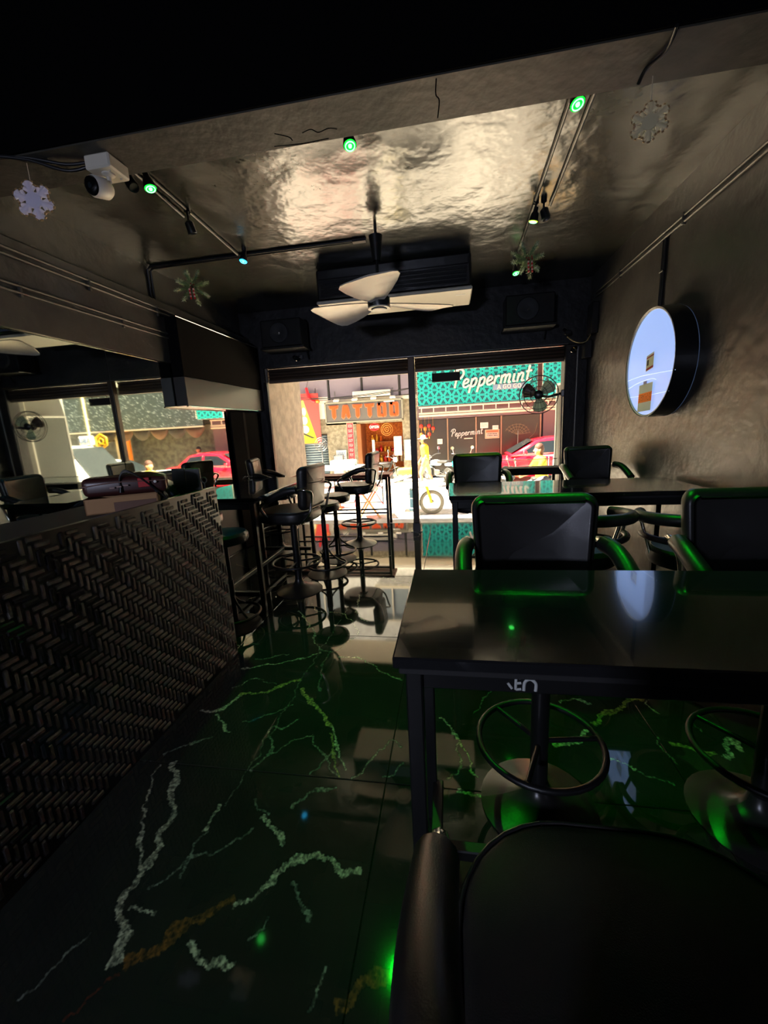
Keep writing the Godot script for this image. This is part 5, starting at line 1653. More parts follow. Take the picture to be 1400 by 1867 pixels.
func upper_floors() -> void:
	# pale upper storeys over the row of shops and the slab canopy that shades the shop fronts
	var t := thing("upper_storeys", "pale upper storeys and slab canopy above the row of shops, mirrored in the floor", "building", P(0, STREET, FACADE))
	var s := st(); span(s, P(-14, 4.55, -4.0), P(16.5, 12.0, 0.0))
	obj("wall", s, patchy(Color(0.80, 0.80, 0.78), Color(0.88, 0.88, 0.86), 0.8, 0.3, 0.02, 86), t)
	s = st(); span(s, P(-14, 4.4, -4.0), P(16.5, 4.55, 0.95), 0.02)
	obj("canopy_slab", s, M.off_white, t)
	for k in 9:
		for row in 2:
			s = st(); span(s, P(-12.6 + k * 3.1, 5.8 + row * 3.0, -0.02), P(-11.2 + k * 3.1, 7.3 + row * 3.0, 0.03), 0.01)
			var w := obj("window", s, mt(Color(0.52, 0.56, 0.58), 0.3), t)
			s = st()
			span(s, P(-12.68 + k * 3.1, 5.72 + row * 3.0, 0.0), P(-11.12 + k * 3.1, 5.8 + row * 3.0, 0.08)); span(s, P(-12.68 + k * 3.1, 7.3 + row * 3.0, 0.0), P(-11.12 + k * 3.1, 7.36 + row * 3.0, 0.08)); span(s, P(-11.93 + k * 3.1, 5.8 + row * 3.0, 0.0), P(-11.87 + k * 3.1, 7.3 + row * 3.0, 0.05))
			obj("window_frame", s, M.off_white, w)

func tattoo_shop() -> void:
	var t := thing("tattoo_shop", "tattoo shop front across the street with an orange lit interior", "building", P(0, STREET, FACADE))
	var wall := patchy(Color(0.46, 0.43, 0.36), Color(0.58, 0.55, 0.47), 0.8, 0.5, 0.02, 81)
	var s := st()
	span(s, P(-12.0, 0, -0.3), P(-6.05, 3.2, 0.0)); span(s, P(-5.0, 0, -0.3), P(-3.72, 2.35, 0.0)); span(s, P(-1.86, 0, -0.3), P(-1.25, 3.2, 0.0))
	span(s, P(-6.05, 1.95, -0.3), P(-5.0, 3.2, 0.0)); span(s, P(-5.0, 2.28, -0.3), P(-1.86, 3.2, 0.0))
	span(s, P(-12.0, 3.2, -0.3), P(-1.25, 4.4, 0.0)); span(s, P(-12, 0, -4.0), P(-1.25, 4.4, -3.6))
	obj("wall", s, wall, t)
	# upper band: lilac shutters between dark posts
	for q in [[-6.2, -4.82], [-4.74, -3.45], [-3.37, -1.95], [-1.87, -1.28]]:
		s = st(); span(s, P(q[0], 3.30, 0.0), P(q[1], 4.1, 0.05), 0.01)
		obj("shutter_panel", s, mt(Color(0.45, 0.42, 0.48), 0.6), t)
	for x in [-4.78, -3.41, -1.91]:
		s = st(); span(s, P(x - 0.03, 3.15, 0.0), P(x + 0.03, 4.3, 0.09), 0.005)
		obj("post", s, M.black_matte, t)
	s = st(); span(s, P(-6.2, 3.14, 0.0), P(-1.25, 3.27, 0.12), 0.01)
	obj("string_course", s, M.off_white, t)
	# interior
	s = st()
	span(s, P(-3.72, 0, -1.9), P(-1.86, 2.28, -1.8))
	obj("inner_wall", s, patchy(Color(0.62, 0.28, 0.07), Color(0.76, 0.42, 0.12), 0.8, 0.9, 0.02, 83), t)
	s = st(); span(s, P(-3.9, 0, -1.8), P(-3.72, 2.28, -0.3)); span(s, P(-1.86, 0, -1.8), P(-1.7, 2.28, -0.3)); span(s, P(-3.9, 2.28, -1.9), P(-1.7, 2.34, -0.3)); span(s, P(-3.9, -0.02, -1.9), P(-1.7, 0.02, -0.3))
	obj("inner_side", s, mt(Color(0.55, 0.30, 0.14), 0.8), t)
	s = st(); span(s, P(-3.74, 0, -0.1), P(-3.56, 2.28, 0.04), 0.01)
	obj("door_post", s, mt(Color(0.52, 0.31, 0.14), 0.5), t)
	for y in [0.55, 1.0, 1.45]:
		s = st(); span(s, P(-3.5, y, -1.8), P(-2.0, y + 0.03, -1.5), 0.004)
		obj("shelf", s, mt(Color(0.60, 0.34, 0.14), 0.6), t)
	var sign_t := thing("tattoo_sign", "large grey sign box lettered TATTOO in orange above the shop opening", "sign", P(-4.93, 1.84, FACADE + 0.30))
	s = st(); span(s, P(0.06, 0.06, -0.2), P(3.09, 0.76, 0.0), 0.01)
	obj("face", s, mt(Color(0.36, 0.35, 0.335), 0.6), sign_t)
	s = st(); span(s, P(0, 0, -0.22), P(3.15, 0.06, 0.03), 0.01); span(s, P(0, 0.76, -0.22), P(3.15, 0.82, 0.03), 0.01); span(s, P(0, 0, -0.22), P(0.06, 0.82, 0.03), 0.01); span(s, P(3.09, 0, -0.22), P(3.15, 0.82, 0.03), 0.01)
	obj("frame", s, mt(Color(0.52, 0.52, 0.46), 0.5), sign_t)
	M.letter = mt(Color(0.80, 0.27, 0.0), 0.45)
	M.letter_edge = mt(Color(0.78, 0.46, 0.32), 0.5)
	bevel_letters(sign_t, P(0.20, 0.17, 0.0), 0.36, 0.50, 0.125)
	s = st(); box(s, P(2.62, 0.73, 0.01), P(0.42, 0.05, 0.01), 0.002)
	obj("name_strip", s, M.white, sign_t)
	s = st()
	for x in [0.4, 2.75]: tube(s, [P(x, 0.82, -0.1), P(x, 1.25, -0.25)], 0.02)
	obj("bracket", s, M.steel, sign_t)
	for k in 4:
		var l := thing("sign_floodlight", ["leftmost", "second from the left", "third from the left", "rightmost"][k] + " of the small pale floodlights above the tattoo sign", "lamp", P(-4.4 + k * 0.75, 2.72, FACADE + 0.42), 0.0, "floodlights above the tattoo sign")
		s = st(); box(s, Vector3.ZERO, P(0.22, 0.07, 0.13), 0.015, Basis(Vector3.RIGHT, 0.5))
		obj("head", s, M.white, l)
		s = st(); tube(s, [P(0, 0.0, 0.0), P(0, 0.08, -0.4)], 0.012)
		obj("arm", s, M.steel, l)
	# air conditioner outside
	var ac := thing("outdoor_unit", "white air conditioner box on the wall above the tattoo sign", "air conditioner", P(-3.0, 2.80, FACADE + 0.05))
	s = st(); span(s, P(-0.75, 0, 0), P(0.75, 0.22, 0.28), 0.02)
	obj("body", s, M.white, ac)
	s = st()
	for k in 5: span(s, P(-0.7, 0.03 + k * 0.035, 0.28), P(0.7, 0.045 + k * 0.035, 0.29))
	obj("grille", s, M.off_white, ac)
	# neon sign, emblem, banner, posters
	var neon := thing("open_sign", "red oval OPEN sign hanging in the tattoo shop doorway", "sign", P(-3.05, 1.62, FACADE - 0.25))
	s = st(); tube(s, ring_pts(P(0, 0, 0), 1.0, 32, Basis.from_scale(P(0.20, 0.13, 0.13)) * Basis(Vector3.RIGHT, PI / 2)), 0.018, 8, true)
	obj("tube", s, glow(Color(1.0, 0.10, 0.12), 2.0), neon)
	s = st(); lathe(s, [V(0, -0.03), V(1, -0.03), V(1.05, 0.0), V(1, 0.01), V(0, 0.012)], 28, Transform3D(Basis.from_scale(P(0.19, 0.12, 1.0)) * Basis(Vector3.RIGHT, PI / 2), P(0, 0, -0.02)))
	obj("back", s, mt(Color(0.45, 0.08, 0.08), 0.5), neon)
	block_word(neon, "OPEN", 0.11, P(0, 0, 0.01), 0.01, glow(Color(1.0, 0.72, 0.62), 1.6))
	var em := thing("round_emblem", "round ringed gold emblem inside the tattoo shop", "emblem", P(-2.55, 1.50, FACADE - 0.35))
	s = st()
	for r in [0.24, 0.17, 0.09]: tube(s, ring_pts(Vector3.ZERO, r, 28, Basis(Vector3.RIGHT, PI / 2)), 0.022, 8, true)
	for k in 3: tube(s, [P(0, 0, 0), Basis(Vector3.BACK, TAU * k / 3.0) * P(0, 0.09, 0)], 0.015)
	obj("rings", s, mt(Color(0.72, 0.46, 0.20), 0.4, 0.4), em)
	s = st(); tube(s, [P(0, 0, -0.02), P(0, 0, -1.2)], 0.02)
	obj("mount", s, M.black_steel, em)
	rng.seed = 31
	var cols := [Color(0.75, 0.12, 0.08), Color(0.85, 0.62, 0.16), Color(0.80, 0.76, 0.62), Color(0.30, 0.16, 0.10), Color(0.82, 0.36, 0.08)]
	for y in [0.58, 1.03, 1.48]:
		for k in 8:
			if y > 1.4 and k > 2: continue
			s = st()
			var h := rng.randf_range(0.14, 0.34)
			lathe(s, [V(0.0, 0.0), V(rng.randf_range(0.05, 0.08), 0.0), V(rng.randf_range(0.05, 0.09), h * 0.6), V(0.03, h * 0.8), V(0.035, h), V(0.0, h)], 10)
			var o := obj("shelf_jar", s, mt(cols[rng.randi_range(0, 4)], 0.5))
			o.position = P(-3.4 + k * 0.18, STREET + y, FACADE - 1.62 + rng.randf_range(-0.05, 0.05))
			tag(o, "small jar, number %s from the left on the %s shelf inside the tattoo shop" % [["one", "two", "three", "four", "five", "six", "seven", "eight"][k], "lowest" if y < 0.7 else ("middle" if y < 1.2 else "top")], "ornament", "ornaments on the tattoo shop shelves")
	var img := Image.create(48, 192, false, Image.FORMAT_RGB8)
	img.fill(Color(0.80, 0.14, 0.20))
	for k in 8: scribble(img, Color(0.92, 0.80, 0.78), k + 3, 4, Rect2i(8, 6 + k * 23, 32, 17))
	var b := thing("red_banner", "tall narrow red banner with pale characters left of the tattoo shop door", "banner", P(-4.0, STREET + 0.70, FACADE + 0.05))
	board(b, "cloth", P(-0.13, 0, 0), V(0.26, 1.62), print_mat(img), 0.02)
	img = Image.create(64, 96, false, Image.FORMAT_RGB8)
	img.fill(Color(0.80, 0.83, 0.84))
	scribble(img, Color(0.45, 0.55, 0.70), 5, 9, Rect2i(8, 10, 48, 76))
	var pm := print_mat(img)
	var place := [[-1.80, 0.75, 0.42, 0.80, "white price poster nearest the centre post on the tattoo shop wall"], [-2.22, 0.95, 0.30, 0.75, "white poster hung on the right of the tattoo shop opening"], [-4.65, 0.35, 0.42, 0.90, "white poster board left of the red banner"], [-5.35, 2.55, 0.5, 0.85, "blank white sign panel beside the yellow and red hanging banner"]]
	for q in place:
		b = thing("poster", q[4], "poster", P(q[0], STREET + q[1], FACADE + 0.06), 0.0)
		board(b, "sheet", P(0, 0, 0), V(q[2], q[3]), pm if q[4] != place[3][4] else M.white, 0.02)
	# hanging banner of yellow and red
	img = Image.create(128, 256, false, Image.FORMAT_RGB8)
	img.fill(Color(0.86, 0.30, 0.28))
	for y in 256:
		var k := y / 256.0
		var w := int(30 + 70 * k)
		img.fill_rect(Rect2i(10, y, w, 1), Color(0.90, 0.62, 0.34).lerp(Color(0.90, 0.80, 0.10), clampf((k - 0.3) * 3.0, 0, 1)) if k > 0.12 else Color(0.86, 0.26, 0.30))
	for k in 3:
		for y in range(-22, 23):
			var ww := int(sqrt(maxf(0.0, 22.0 * 22.0 - y * y)) * (0.55 + 0.22 * k))
			img.fill_rect(Rect2i(46 - ww, 90 + k * 46 + y, ww * 2, 1), Color(0.93, 0.90, 0.72))
	for k in 30: stroke(img, V(20 + k * 2, 200 + k), V(34 + k * 2, 200 + k), 3, Color(0.22, 0.20, 0.10))
	b = thing("hanging_banner", "slanted yellow and red hanging banner at the far left of the street view", "banner", P(-6.10, 1.10, FACADE + 0.5), 0.25)
	board(b, "cloth", P(0, 0, 0), V(0.95, 1.95), print_mat(img), 0.02, mt(Color(0.80, 0.25, 0.22), 0.7))
	s = st(); tube(s, [P(0.1, 1.95, -0.01), P(0.1, 2.3, -0.4)], 0.012); tube(s, [P(0.85, 1.95, -0.01), P(0.85, 2.3, -0.4)], 0.012)
	obj("cord", s, M.black_matte, b)
	b = thing("red_lantern", "curved red hanging lantern with an orange tip left of the tattoo sign", "lantern", P(-5.45, 2.85, FACADE + 0.45))
	s = st(); tube(s, curve([P(-0.12, 0.42, 0), P(-0.06, 0.12, 0), P(0.06, -0.06, 0), P(0.22, -0.13, 0)]), [0.05, 0.052, 0.054, 0.056, 0.058, 0.06, 0.062, 0.064, 0.066, 0.068, 0.07, 0.072, 0.074, 0.074, 0.074, 0.073, 0.07, 0.066, 0.06], 10)
	obj("shade", s, mt(Color(0.82, 0.10, 0.14), 0.4), b)
	s = st(); lathe(s, [V(0.0, -0.08), V(0.07, -0.05), V(0.09, 0.0), V(0.07, 0.05), V(0.0, 0.08)], 14, Transform3D(Basis(), P(0.30, -0.12, 0)))
	obj("tip", s, mt(Color(0.92, 0.42, 0.06), 0.4), b)
	s = st(); tube(s, [P(-0.12, 0.42, 0), P(-0.12, 0.75, -0.3)], 0.008)
	obj("cord", s, M.black_matte, b)
	# overhead wires
	for q in [[P(-7.0, 3.05, FACADE + 0.55), P(-1.3, 2.98, FACADE + 0.62), 0.22], [P(-7.0, 2.85, FACADE + 0.5), P(-1.3, 3.0, FACADE + 0.55), 0.10]]:
		var pts := []
		for k in 13:
			var u := k / 12.0
			pts.append((q[0] as Vector3).lerp(q[1], u) - P(0, q[2] * 4.0 * u * (1.0 - u), 0))
		s = st(); tube(s, pts, 0.014, 5)
		tag(obj("overhead_wire", s, M.black_matte), "sagging black wire strung above the tattoo sign, %s one" % ("lower" if q[2] > 0.2 else "upper"), "wire")
	# standing fan and stacked crates left of the door
	b = thing("standing_fan", "grey standing fan at the left of the tattoo shop beside the red banner", "fan", P(-5.05, STREET, FACADE + 0.7))
	s = st()
	for r in [0.26, 0.18, 0.09]: tube(s, ring_pts(P(0, 1.55, 0.05), r, 24, Basis(Vector3.RIGHT, PI / 2)), 0.012, 6, true)
	for k in 10: tube(s, [P(0, 1.55, 0.06), P(cos(TAU * k / 10) * 0.26, 1.55 + sin(TAU * k / 10) * 0.26, 0.05)], 0.006, 4)
	obj("guard", s, M.steel, b)
	s = st(); tube(s, [P(0, 0.03, 0), P(0, 1.5, 0)], 0.025); lathe(s, [V(0.22, 0), V(0.22, 0.03), V(0.05, 0.06)], 18); lathe(s, [V(0.0, -0.1), V(0.08, -0.08), V(0.07, 0.05), V(0, 0.06)], 14, Transform3D(Basis(Vector3.RIGHT, PI / 2), P(0, 1.55, -0.06)))
	obj("stand", s, mt(Color(0.35, 0.36, 0.38), 0.5), b)
	for k in 4:
		b = thing("plastic_crate", ["blue", "white", "yellow", "grey"][k] + " plastic crate in the stack left of the tattoo shop door", "crate", P(-4.5 + (k % 2) * 0.02, STREET + k * 0.27, FACADE + 0.35), 0.05 * k, "stacked plastic crates")
		s = st()
		for e in [[P(-0.2, 0, -0.15), P(0.2, 0.02, 0.15)], [P(-0.2, 0, 0.13), P(0.2, 0.26, 0.15)], [P(-0.2, 0, -0.15), P(0.2, 0.26, -0.13)], [P(-0.2, 0, -0.15), P(-0.18, 0.26, 0.15)], [P(0.18, 0, -0.15), P(0.2, 0.26, 0.15)]]: span(s, e[0], e[1], 0.004)
		obj("shell", s, mt([Color(0.25, 0.42, 0.60), Color(0.72, 0.72, 0.68), Color(0.76, 0.62, 0.10), Color(0.45, 0.46, 0.46)][k], 0.5), b)
		s = st()
		for j in 5: span(s, P(-0.16 + j * 0.07, 0.05, 0.15), P(-0.12 + j * 0.07, 0.22, 0.156), 0.002)
		obj("ribs", s, M.off_white, b)
	# grey blue roller shutter at the left
	b = thing("shop_shutter", "closed grey blue roller shutter at the left of the tattoo shop", "shutter", P(-6.02, STREET, FACADE - 0.08))
	for k in 19:
		s = st(); loft(s, [[P(0, k * 0.10, 0), P(0, k * 0.10 + 0.05, 0.03), P(0, k * 0.10 + 0.098, 0), P(0, k * 0.10 + 0.05, -0.02)], [P(1.0, k * 0.10, 0), P(1.0, k * 0.10 + 0.05, 0.03), P(1.0, k * 0.10 + 0.098, 0), P(1.0, k * 0.10 + 0.05, -0.02)]])
		obj("slat", s, mt(Color(0.40, 0.46, 0.50), 0.5, 0.2) if k == 0 else (b.get_child(0) as MeshInstance3D).material_override, b)
	# stall counter along the kerb
	b = thing("stall_counter", "long pale blue stall counter on legs in front of the tattoo shop", "counter", P(-4.8, STREET, FACADE + 2.2))
	s = st(); span(s, P(-1.6, 0.66, -0.35), P(1.7, 0.80, 0.35), 0.03)
	obj("top", s, mt(Color(0.60, 0.68, 0.74), 0.5), b)
	for x in [-1.5, 1.6]:
		for z in [-0.28, 0.28]:
			s = st(); tube(s, [P(x, 0, z), P(x, 0.67, z)], 0.025)
			obj("leg", s, M.steel, b)
	s = st(); span(s, P(0.55, 0.80, -0.2), P(1.45, 1.0, 0.2), 0.02)
	var dj := obj("display_tray", s, mt(Color(0.76, 0.80, 0.74), 0.5))
	dj.position = b.position
	tag(dj, "pale display tray on the stall counter before the tattoo shop door", "tray")

func go_go_shop() -> void:
	M.sign_white = mt(Color(0.70, 0.70, 0.68), 0.5)
	var t := thing("bar_building", "dark glass fronted bar across the street beneath the turquoise sign", "building", P(0, STREET, FACADE))
	var s := st()
	span(s, P(-1.25, 2.30, -0.3), P(4.3, 4.4, 0.0)); span(s, P(3.5, 0, -0.3), P(4.3, 2.30, 0.0)); span(s, P(-1.25, 0, -2.3), P(4.3, 2.4, -2.0))
	obj("wall", s, mt(Color(0.40, 0.34, 0.36), 0.7), t)
	s = st(); span(s, P(-1.25, 3.80, 0.0), P(4.3, 4.3, 0.06), 0.01)
	obj("fascia", s, mt(Color(0.44, 0.36, 0.38), 0.6), t)
	var frame := mt(Color(0.50, 0.40, 0.32), 0.45)
	for x in [-1.22, -0.08, 1.01, 1.96, 3.40]:
		s = st(); span(s, P(x - 0.03, 0, -0.05), P(x + 0.03, 2.30, 0.04), 0.005)
		obj("mullion", s, frame, t)
	var dark := mt(Color(0.20, 0.17, 0.15), 0.28)
	for q in [[-1.18, -0.12], [-0.04, 0.97], [1.05, 1.92], [2.0, 3.36]]:
		s = st(); span(s, P(q[0], 0.05, -0.03), P(q[1], 2.28, 0.0), 0.004)
		obj("glass_panel", s, dark, t)
	s = st(); tube(s, [P(2.58, 0.6, 0.05), P(2.58, 1.7, 0.05)], 0.02)
	obj("door_pull", s, M.steel, t)
	script_word(t, "Peppermint", 0.27, P(0.02, 1.57, 0.03), 0.06, 0.018, 0.01, M.sign_white)
	s = st(); box(s, P(0.72, 1.49, 0.02), P(0.34, 0.035, 0.01), 0.003)
	obj("small_print", s, M.off_white, t)
	# lace like fan painted on the right pane
	s = st()
	for k in 9:
		var a := 0.15 + k * 0.30
		tube(s, curve([P(2.55, 1.55, 0.03), P(2.55 + cos(a) * 0.25, 1.55 + sin(a) * 0.2, 0.03), P(2.55 + cos(a) * 0.5, 1.55 + sin(a) * 0.42, 0.03)]), 0.006, 5)
	for r in [0.22, 0.34, 0.46]:
		var pts := []
		for k in 15: pts.append(P(2.55 + cos(0.1 + k * 0.19) * r, 1.55 + sin(0.1 + k * 0.19) * r * 0.85, 0.03))
		tube(s, pts, 0.006, 5)
	tube(s, curve([P(3.0, 1.4, 0.03), P(3.2, 1.62, 0.03), P(3.28, 1.95, 0.03)]), 0.01, 5)
	obj("painted_fan", s, mt(Color(0.56, 0.50, 0.38), 0.5), t)
	var img := Image.create(64, 48, false, Image.FORMAT_RGB8)
	img.fill(Color(0.80, 0.80, 0.76))
	scribble(img, Color(0.40, 0.42, 0.40), 8, 5, Rect2i(6, 6, 52, 36))
	var pm := print_mat(img)
	img = Image.create(96, 64, false, Image.FORMAT_RGB8)
	img.fill(Color(0.55, 0.52, 0.36))
	img.fill_rect(Rect2i(6, 6, 84, 14), Color(0.72, 0.34, 0.20))
	img.fill_rect(Rect2i(6, 22, 84, 36), Color(0.66, 0.64, 0.58))
	scribble(img, Color(0.20, 0.20, 0.18), 9, 2, Rect2i(12, 28, 72, 26))
	var pf := print_mat(img)
	for q in [[1.18, 1.86, 0.28, 0.20, 0, "white notice at the top of the bar's third glass panel"], [1.36, 1.46, 0.52, 0.32, 1, "framed menu poster on the bar's third glass panel"], [1.64, 1.80, 0.20, 0.13, 0, "small cream sticker above the framed menu poster"], [-0.48, 1.33, 0.18, 0.18, 0, "small white notice by the hanging lanterns"]]:
		var b := thing("notice", q[5], "notice", P(q[0], STREET + q[1], FACADE + 0.05))
		board(b, "sheet", Vector3.ZERO, V(q[2], q[3]), pf if q[4] else pm, 0.015)
	# turquoise sign
	var sg := thing("turquoise_sign", "long turquoise triangle patterned sign with white script over A GO GO", "sign", P(-1.18, 2.30, FACADE + 0.45))
	img = turquoise_picture(1600, 512, 118.0)
	board(sg, "face", P(0, 0, 0), V(4.35, 1.39), print_mat(img), 0.12, mt(Color(0.70, 0.68, 0.62), 0.5))
	script_word(sg, "Peppermint", 0.62, P(1.26, 0.54, 0.05), 0.045, 0.044, 0.05, M.sign_white)
	s = st(); span(s, P(2.78, 0.42, 0.0), P(3.92, 0.62, 0.03), 0.01)
	obj("plate", s, mt(Color(0.42, 0.50, 0.58), 0.5), sg)
	block_word(sg, "A GO GO", 0.15, P(3.36, 0.52, 0.045), 0.02, M.sign_white)
	s = st()
	for k in 70: lathe(s, [V(0, -0.018), V(0.018, 0), V(0, 0.018)], 6, Transform3D(Basis(), P(0.03 + k * 0.0622, -0.03, 0.02)))
	for k in 20: lathe(s, [V(0, -0.018), V(0.018, 0), V(0, 0.018)], 6, Transform3D(Basis(), P(-0.02, 0.03 + k * 0.066, 0.02)))
	var bl := obj("bulb_row", s, M.off_white, sg)
	bl.set_meta("kind", "stuff")
	var sg2 := thing("turquoise_sign", "shorter turquoise triangle patterned panel standing proud behind the wall fan", "sign", P(3.30, 2.30, FACADE + 0.75), 0.0)
	img = turquoise_picture(512, 640, 118.0)
	board(sg2, "face", P(0, 0, 0), V(1.15, 1.60), print_mat(img), 0.12, mt(Color(0.70, 0.68, 0.62), 0.5))
	s = st()
	for k in 22: lathe(s, [V(0, -0.02), V(0.02, 0), V(0, 0.02)], 6, Transform3D(Basis(), P(1.19, 0.05 + k * 0.07, 0.02)))
	bl = obj("bulb_row", s, M.off_white, sg2)
	bl.set_meta("kind", "stuff")
	s = st()
	for x in [0.2, 1.0]: tube(s, [P(x, 0.8, -0.05), P(x, 0.8, -0.75)], 0.03)
	obj("bracket", s, M.steel, sg2)
	# open truss under the sign
	var tr := thing("canopy_truss", "pale open truss of rails and short posts under the turquoise sign", "canopy", P(-1.15, 0, FACADE + 0.5))
	s = st()
	for q in [[2.24, 0.035], [2.02, 0.035], [1.93, 0.045]]: tube(s, [P(0, q[0], 0), P(5.2, q[0] - 0.0, 0)], q[1], 8)
	obj("rail", s, mt(Color(0.74, 0.70, 0.60), 0.5), tr)
	for k in 12:
		s = st(); tube(s, [P(0.1 + k * 0.46, 2.0, 0), P(0.1 + k * 0.46, 2.26, 0)], 0.022, 6)
		obj("strut", s, M.off_white, tr)
	s = st()
	for k in 6: tube(s, [P(0.2 + k * 0.95, 2.03, 0), P(0.2 + k * 0.95, 2.03, -0.5)], 0.02, 6)
	obj("outrigger", s, M.steel, tr)
	# cluster of red lanterns by the left glass panel
	rng.seed = 17
	for k in 7:
		var l := thing("paper_lantern", "small paper lantern, %s from the left in the %s row by the bar window" % [["first", "second", "third", "fourth"][k % 4], "upper" if k < 4 else "lower"], "lantern", P(-1.08 + (k % 4) * 0.15, 1.55 - (k / 4) * 0.32 - (k % 2) * 0.10, FACADE + 0.5), 0.0, "red paper lanterns by the bar window")
		s = st(); lathe(s, [V(0.02, -0.08), V(0.06, -0.05), V(0.07, 0.0), V(0.06, 0.05), V(0.02, 0.08)], 12)
		obj("shade", s, mt([Color(0.80, 0.16, 0.06), Color(0.88, 0.42, 0.10), Color(0.72, 0.08, 0.08)][k % 3], 0.5), l)
		s = st(); tube(s, [P(0, 0.08, 0), P(0, 1.93 - l.position.y, 0)], 0.004, 4); tube(s, [P(0, -0.08, 0), P(0, -0.16, 0)], [0.012, 0.02], 6)
		obj("tassel", s, mt(Color(0.78, 0.55, 0.15), 0.5), l)

func right_street() -> void:
	# what the mirrors show of the street farther right
	var t := thing("awning_building", "dark building with a long black awning board flecked with white, seen in the mirrors", "building", P(0, STREET, FACADE))
	var s := st()
	span(s, P(4.3, 0, -0.6), P(16.5, 3.0, -0.3)); span(s, P(4.3, 3.0, -0.6), P(16.5, 4.4, 0.0))
	obj("wall", s, patchy(Color(0.24, 0.25, 0.23), Color(0.36, 0.37, 0.34), 0.7, 0.4, 0.015, 85), t)
	var img := Image.create(1024, 256, false, Image.FORMAT_RGB8)
	img.fill(Color(0.27, 0.33, 0.33))
	rng.seed = 23
	for k in 900:
		var p := V(rng.randf_range(0, 1024), rng.randf_range(0, 256))
		stroke(img, p, p + V(-rng.randf_range(5, 12), rng.randf_range(5, 12)), rng.randf_range(1.5, 3.0), Color(0.80, 0.86, 0.84).lerp(Color(0.36, 0.43, 0.43), rng.randf()))
	board(t, "awning_face", P(4.4, 2.55, 0.5), V(7.3, 1.45), print_mat(img), 0.1, M.black_matte)
	s = st(); span(s, P(4.4, 2.50, 0.44), P(11.7, 2.56, 0.54), 0.01)
	obj("awning_trim", s, M.off_white, t)
	s = st()
	for k in 7: span(s, P(4.5 + k * 1.18, 2.6, -0.3), P(4.56 + k * 1.18, 2.66, 0.42))
	obj("awning_bracket", s, M.steel, t)
	for k in 6:   # draped swags under the awning
		s = st()
		var rings := []
		for j in 9:
			var u := j / 8.0
			var sag := 0.34 * 4.0 * u * (1.0 - u)
			var x := 4.5 + k * 0.85 + u * 0.85
			rings.append([P(x, 2.48, 0.30), P(x, 2.48 - sag * 0.5, 0.36 + 0.04 * sin(u * 18.0)), P(x, 2.40 - sag, 0.31), P(x, 2.40 - sag, 0.29), P(x, 2.48, 0.28)])
		loft(s, rings)
		obj("swag", s, mt([Color(0.38, 0.30, 0.25), Color(0.28, 0.27, 0.25)][k % 2], 0.85), t)
	s = st()
	for x in [8.35, 8.75]: span(s, P(x, 0, 0.0), P(x + 0.22, 2.5, 0.2), 0.01)
	obj("pillar", s, mt(Color(0.78, 0.74, 0.62), 0.6), t)
	s = st(); span(s, P(8.20, 0, 0.2), P(8.34, 2.5, 0.3), 0.01)
	obj("orange_pillar", s, mt(Color(0.86, 0.48, 0.10), 0.5), t)
	s = st()
	for k in 14: span(s, P(11.9 + k * 0.24, 2.6, 0.2), P(12.05 + k * 0.24, 4.2, 0.26), 0.005)
	obj("upper_slats", s, M.white, t)
	var p := thing("flag_pole", "pale yellow upright pole in front of the dark awning, seen in the mirror", "pole", P(8.95, STREET, FACADE + 1.5))
	s = st(); tube(s, [P(0, 0, 0), P(0, 3.9, 0)], 0.045); lathe(s, [V(0.12, 0), V(0.12, 0.02), V(0.05, 0.06)], 14)
	obj("shaft", s, mt(Color(0.82, 0.76, 0.50), 0.5), p)
	var sg := thing("hexagon_sign", "yellow hexagon outline sign with a round emblem, seen in the mirror", "sign", P(9.15, 1.62, FACADE + 0.75))
	s = st()
	for q in [[0.32, 0.03], [0.25, 0.02]]:
		tube(s, ring_pts(Vector3.ZERO, q[0], 6, Basis(Vector3.BACK, PI / 2) * Basis(Vector3.RIGHT, PI / 2)), q[1], 8, true)
	tube(s, ring_pts(P(0, 0.02, 0), 0.11, 18, Basis(Vector3.RIGHT, PI / 2)), 0.03, 8, true)
	tube(s, [P(-0.13, -0.12, 0), P(0.13, -0.12, 0)], 0.025); tube(s, [P(0, 0.10, 0), P(0, 0.19, 0)], 0.025)
	obj("outline", s, mt(Color(0.70, 0.55, 0.05), 0.45), sg)
	s = st(); prism(s, [V(0, 0.30), V(0.26, 0.15), V(0.26, -0.15), V(0, -0.30), V(-0.26, -0.15), V(-0.26, 0.15)], 0.02, Transform3D(Basis(), P(0, 0, -0.04))); tube(s, [P(0, 0, -0.03), P(0, 0, -1.0)], 0.03)
	obj("back", s, M.black_matte, sg)
	sg = thing("box_sign", "small white box sign with blue letters beside the hexagon sign, seen in the mirror", "sign", P(9.92, 1.68, FACADE + 0.7))
	s = st(); span(s, P(-0.30, -0.20, -0.1), P(0.30, 0.20, 0.1), 0.03); tube(s, [P(0, 0, -0.1), P(0, 0, -0.95)], 0.03)
	obj("box", s, M.white, sg)
	block_word(sg, "ABU", 0.2, P(0, 0, 0.105), 0.01, mt(Color(0.15, 0.35, 0.55), 0.5))

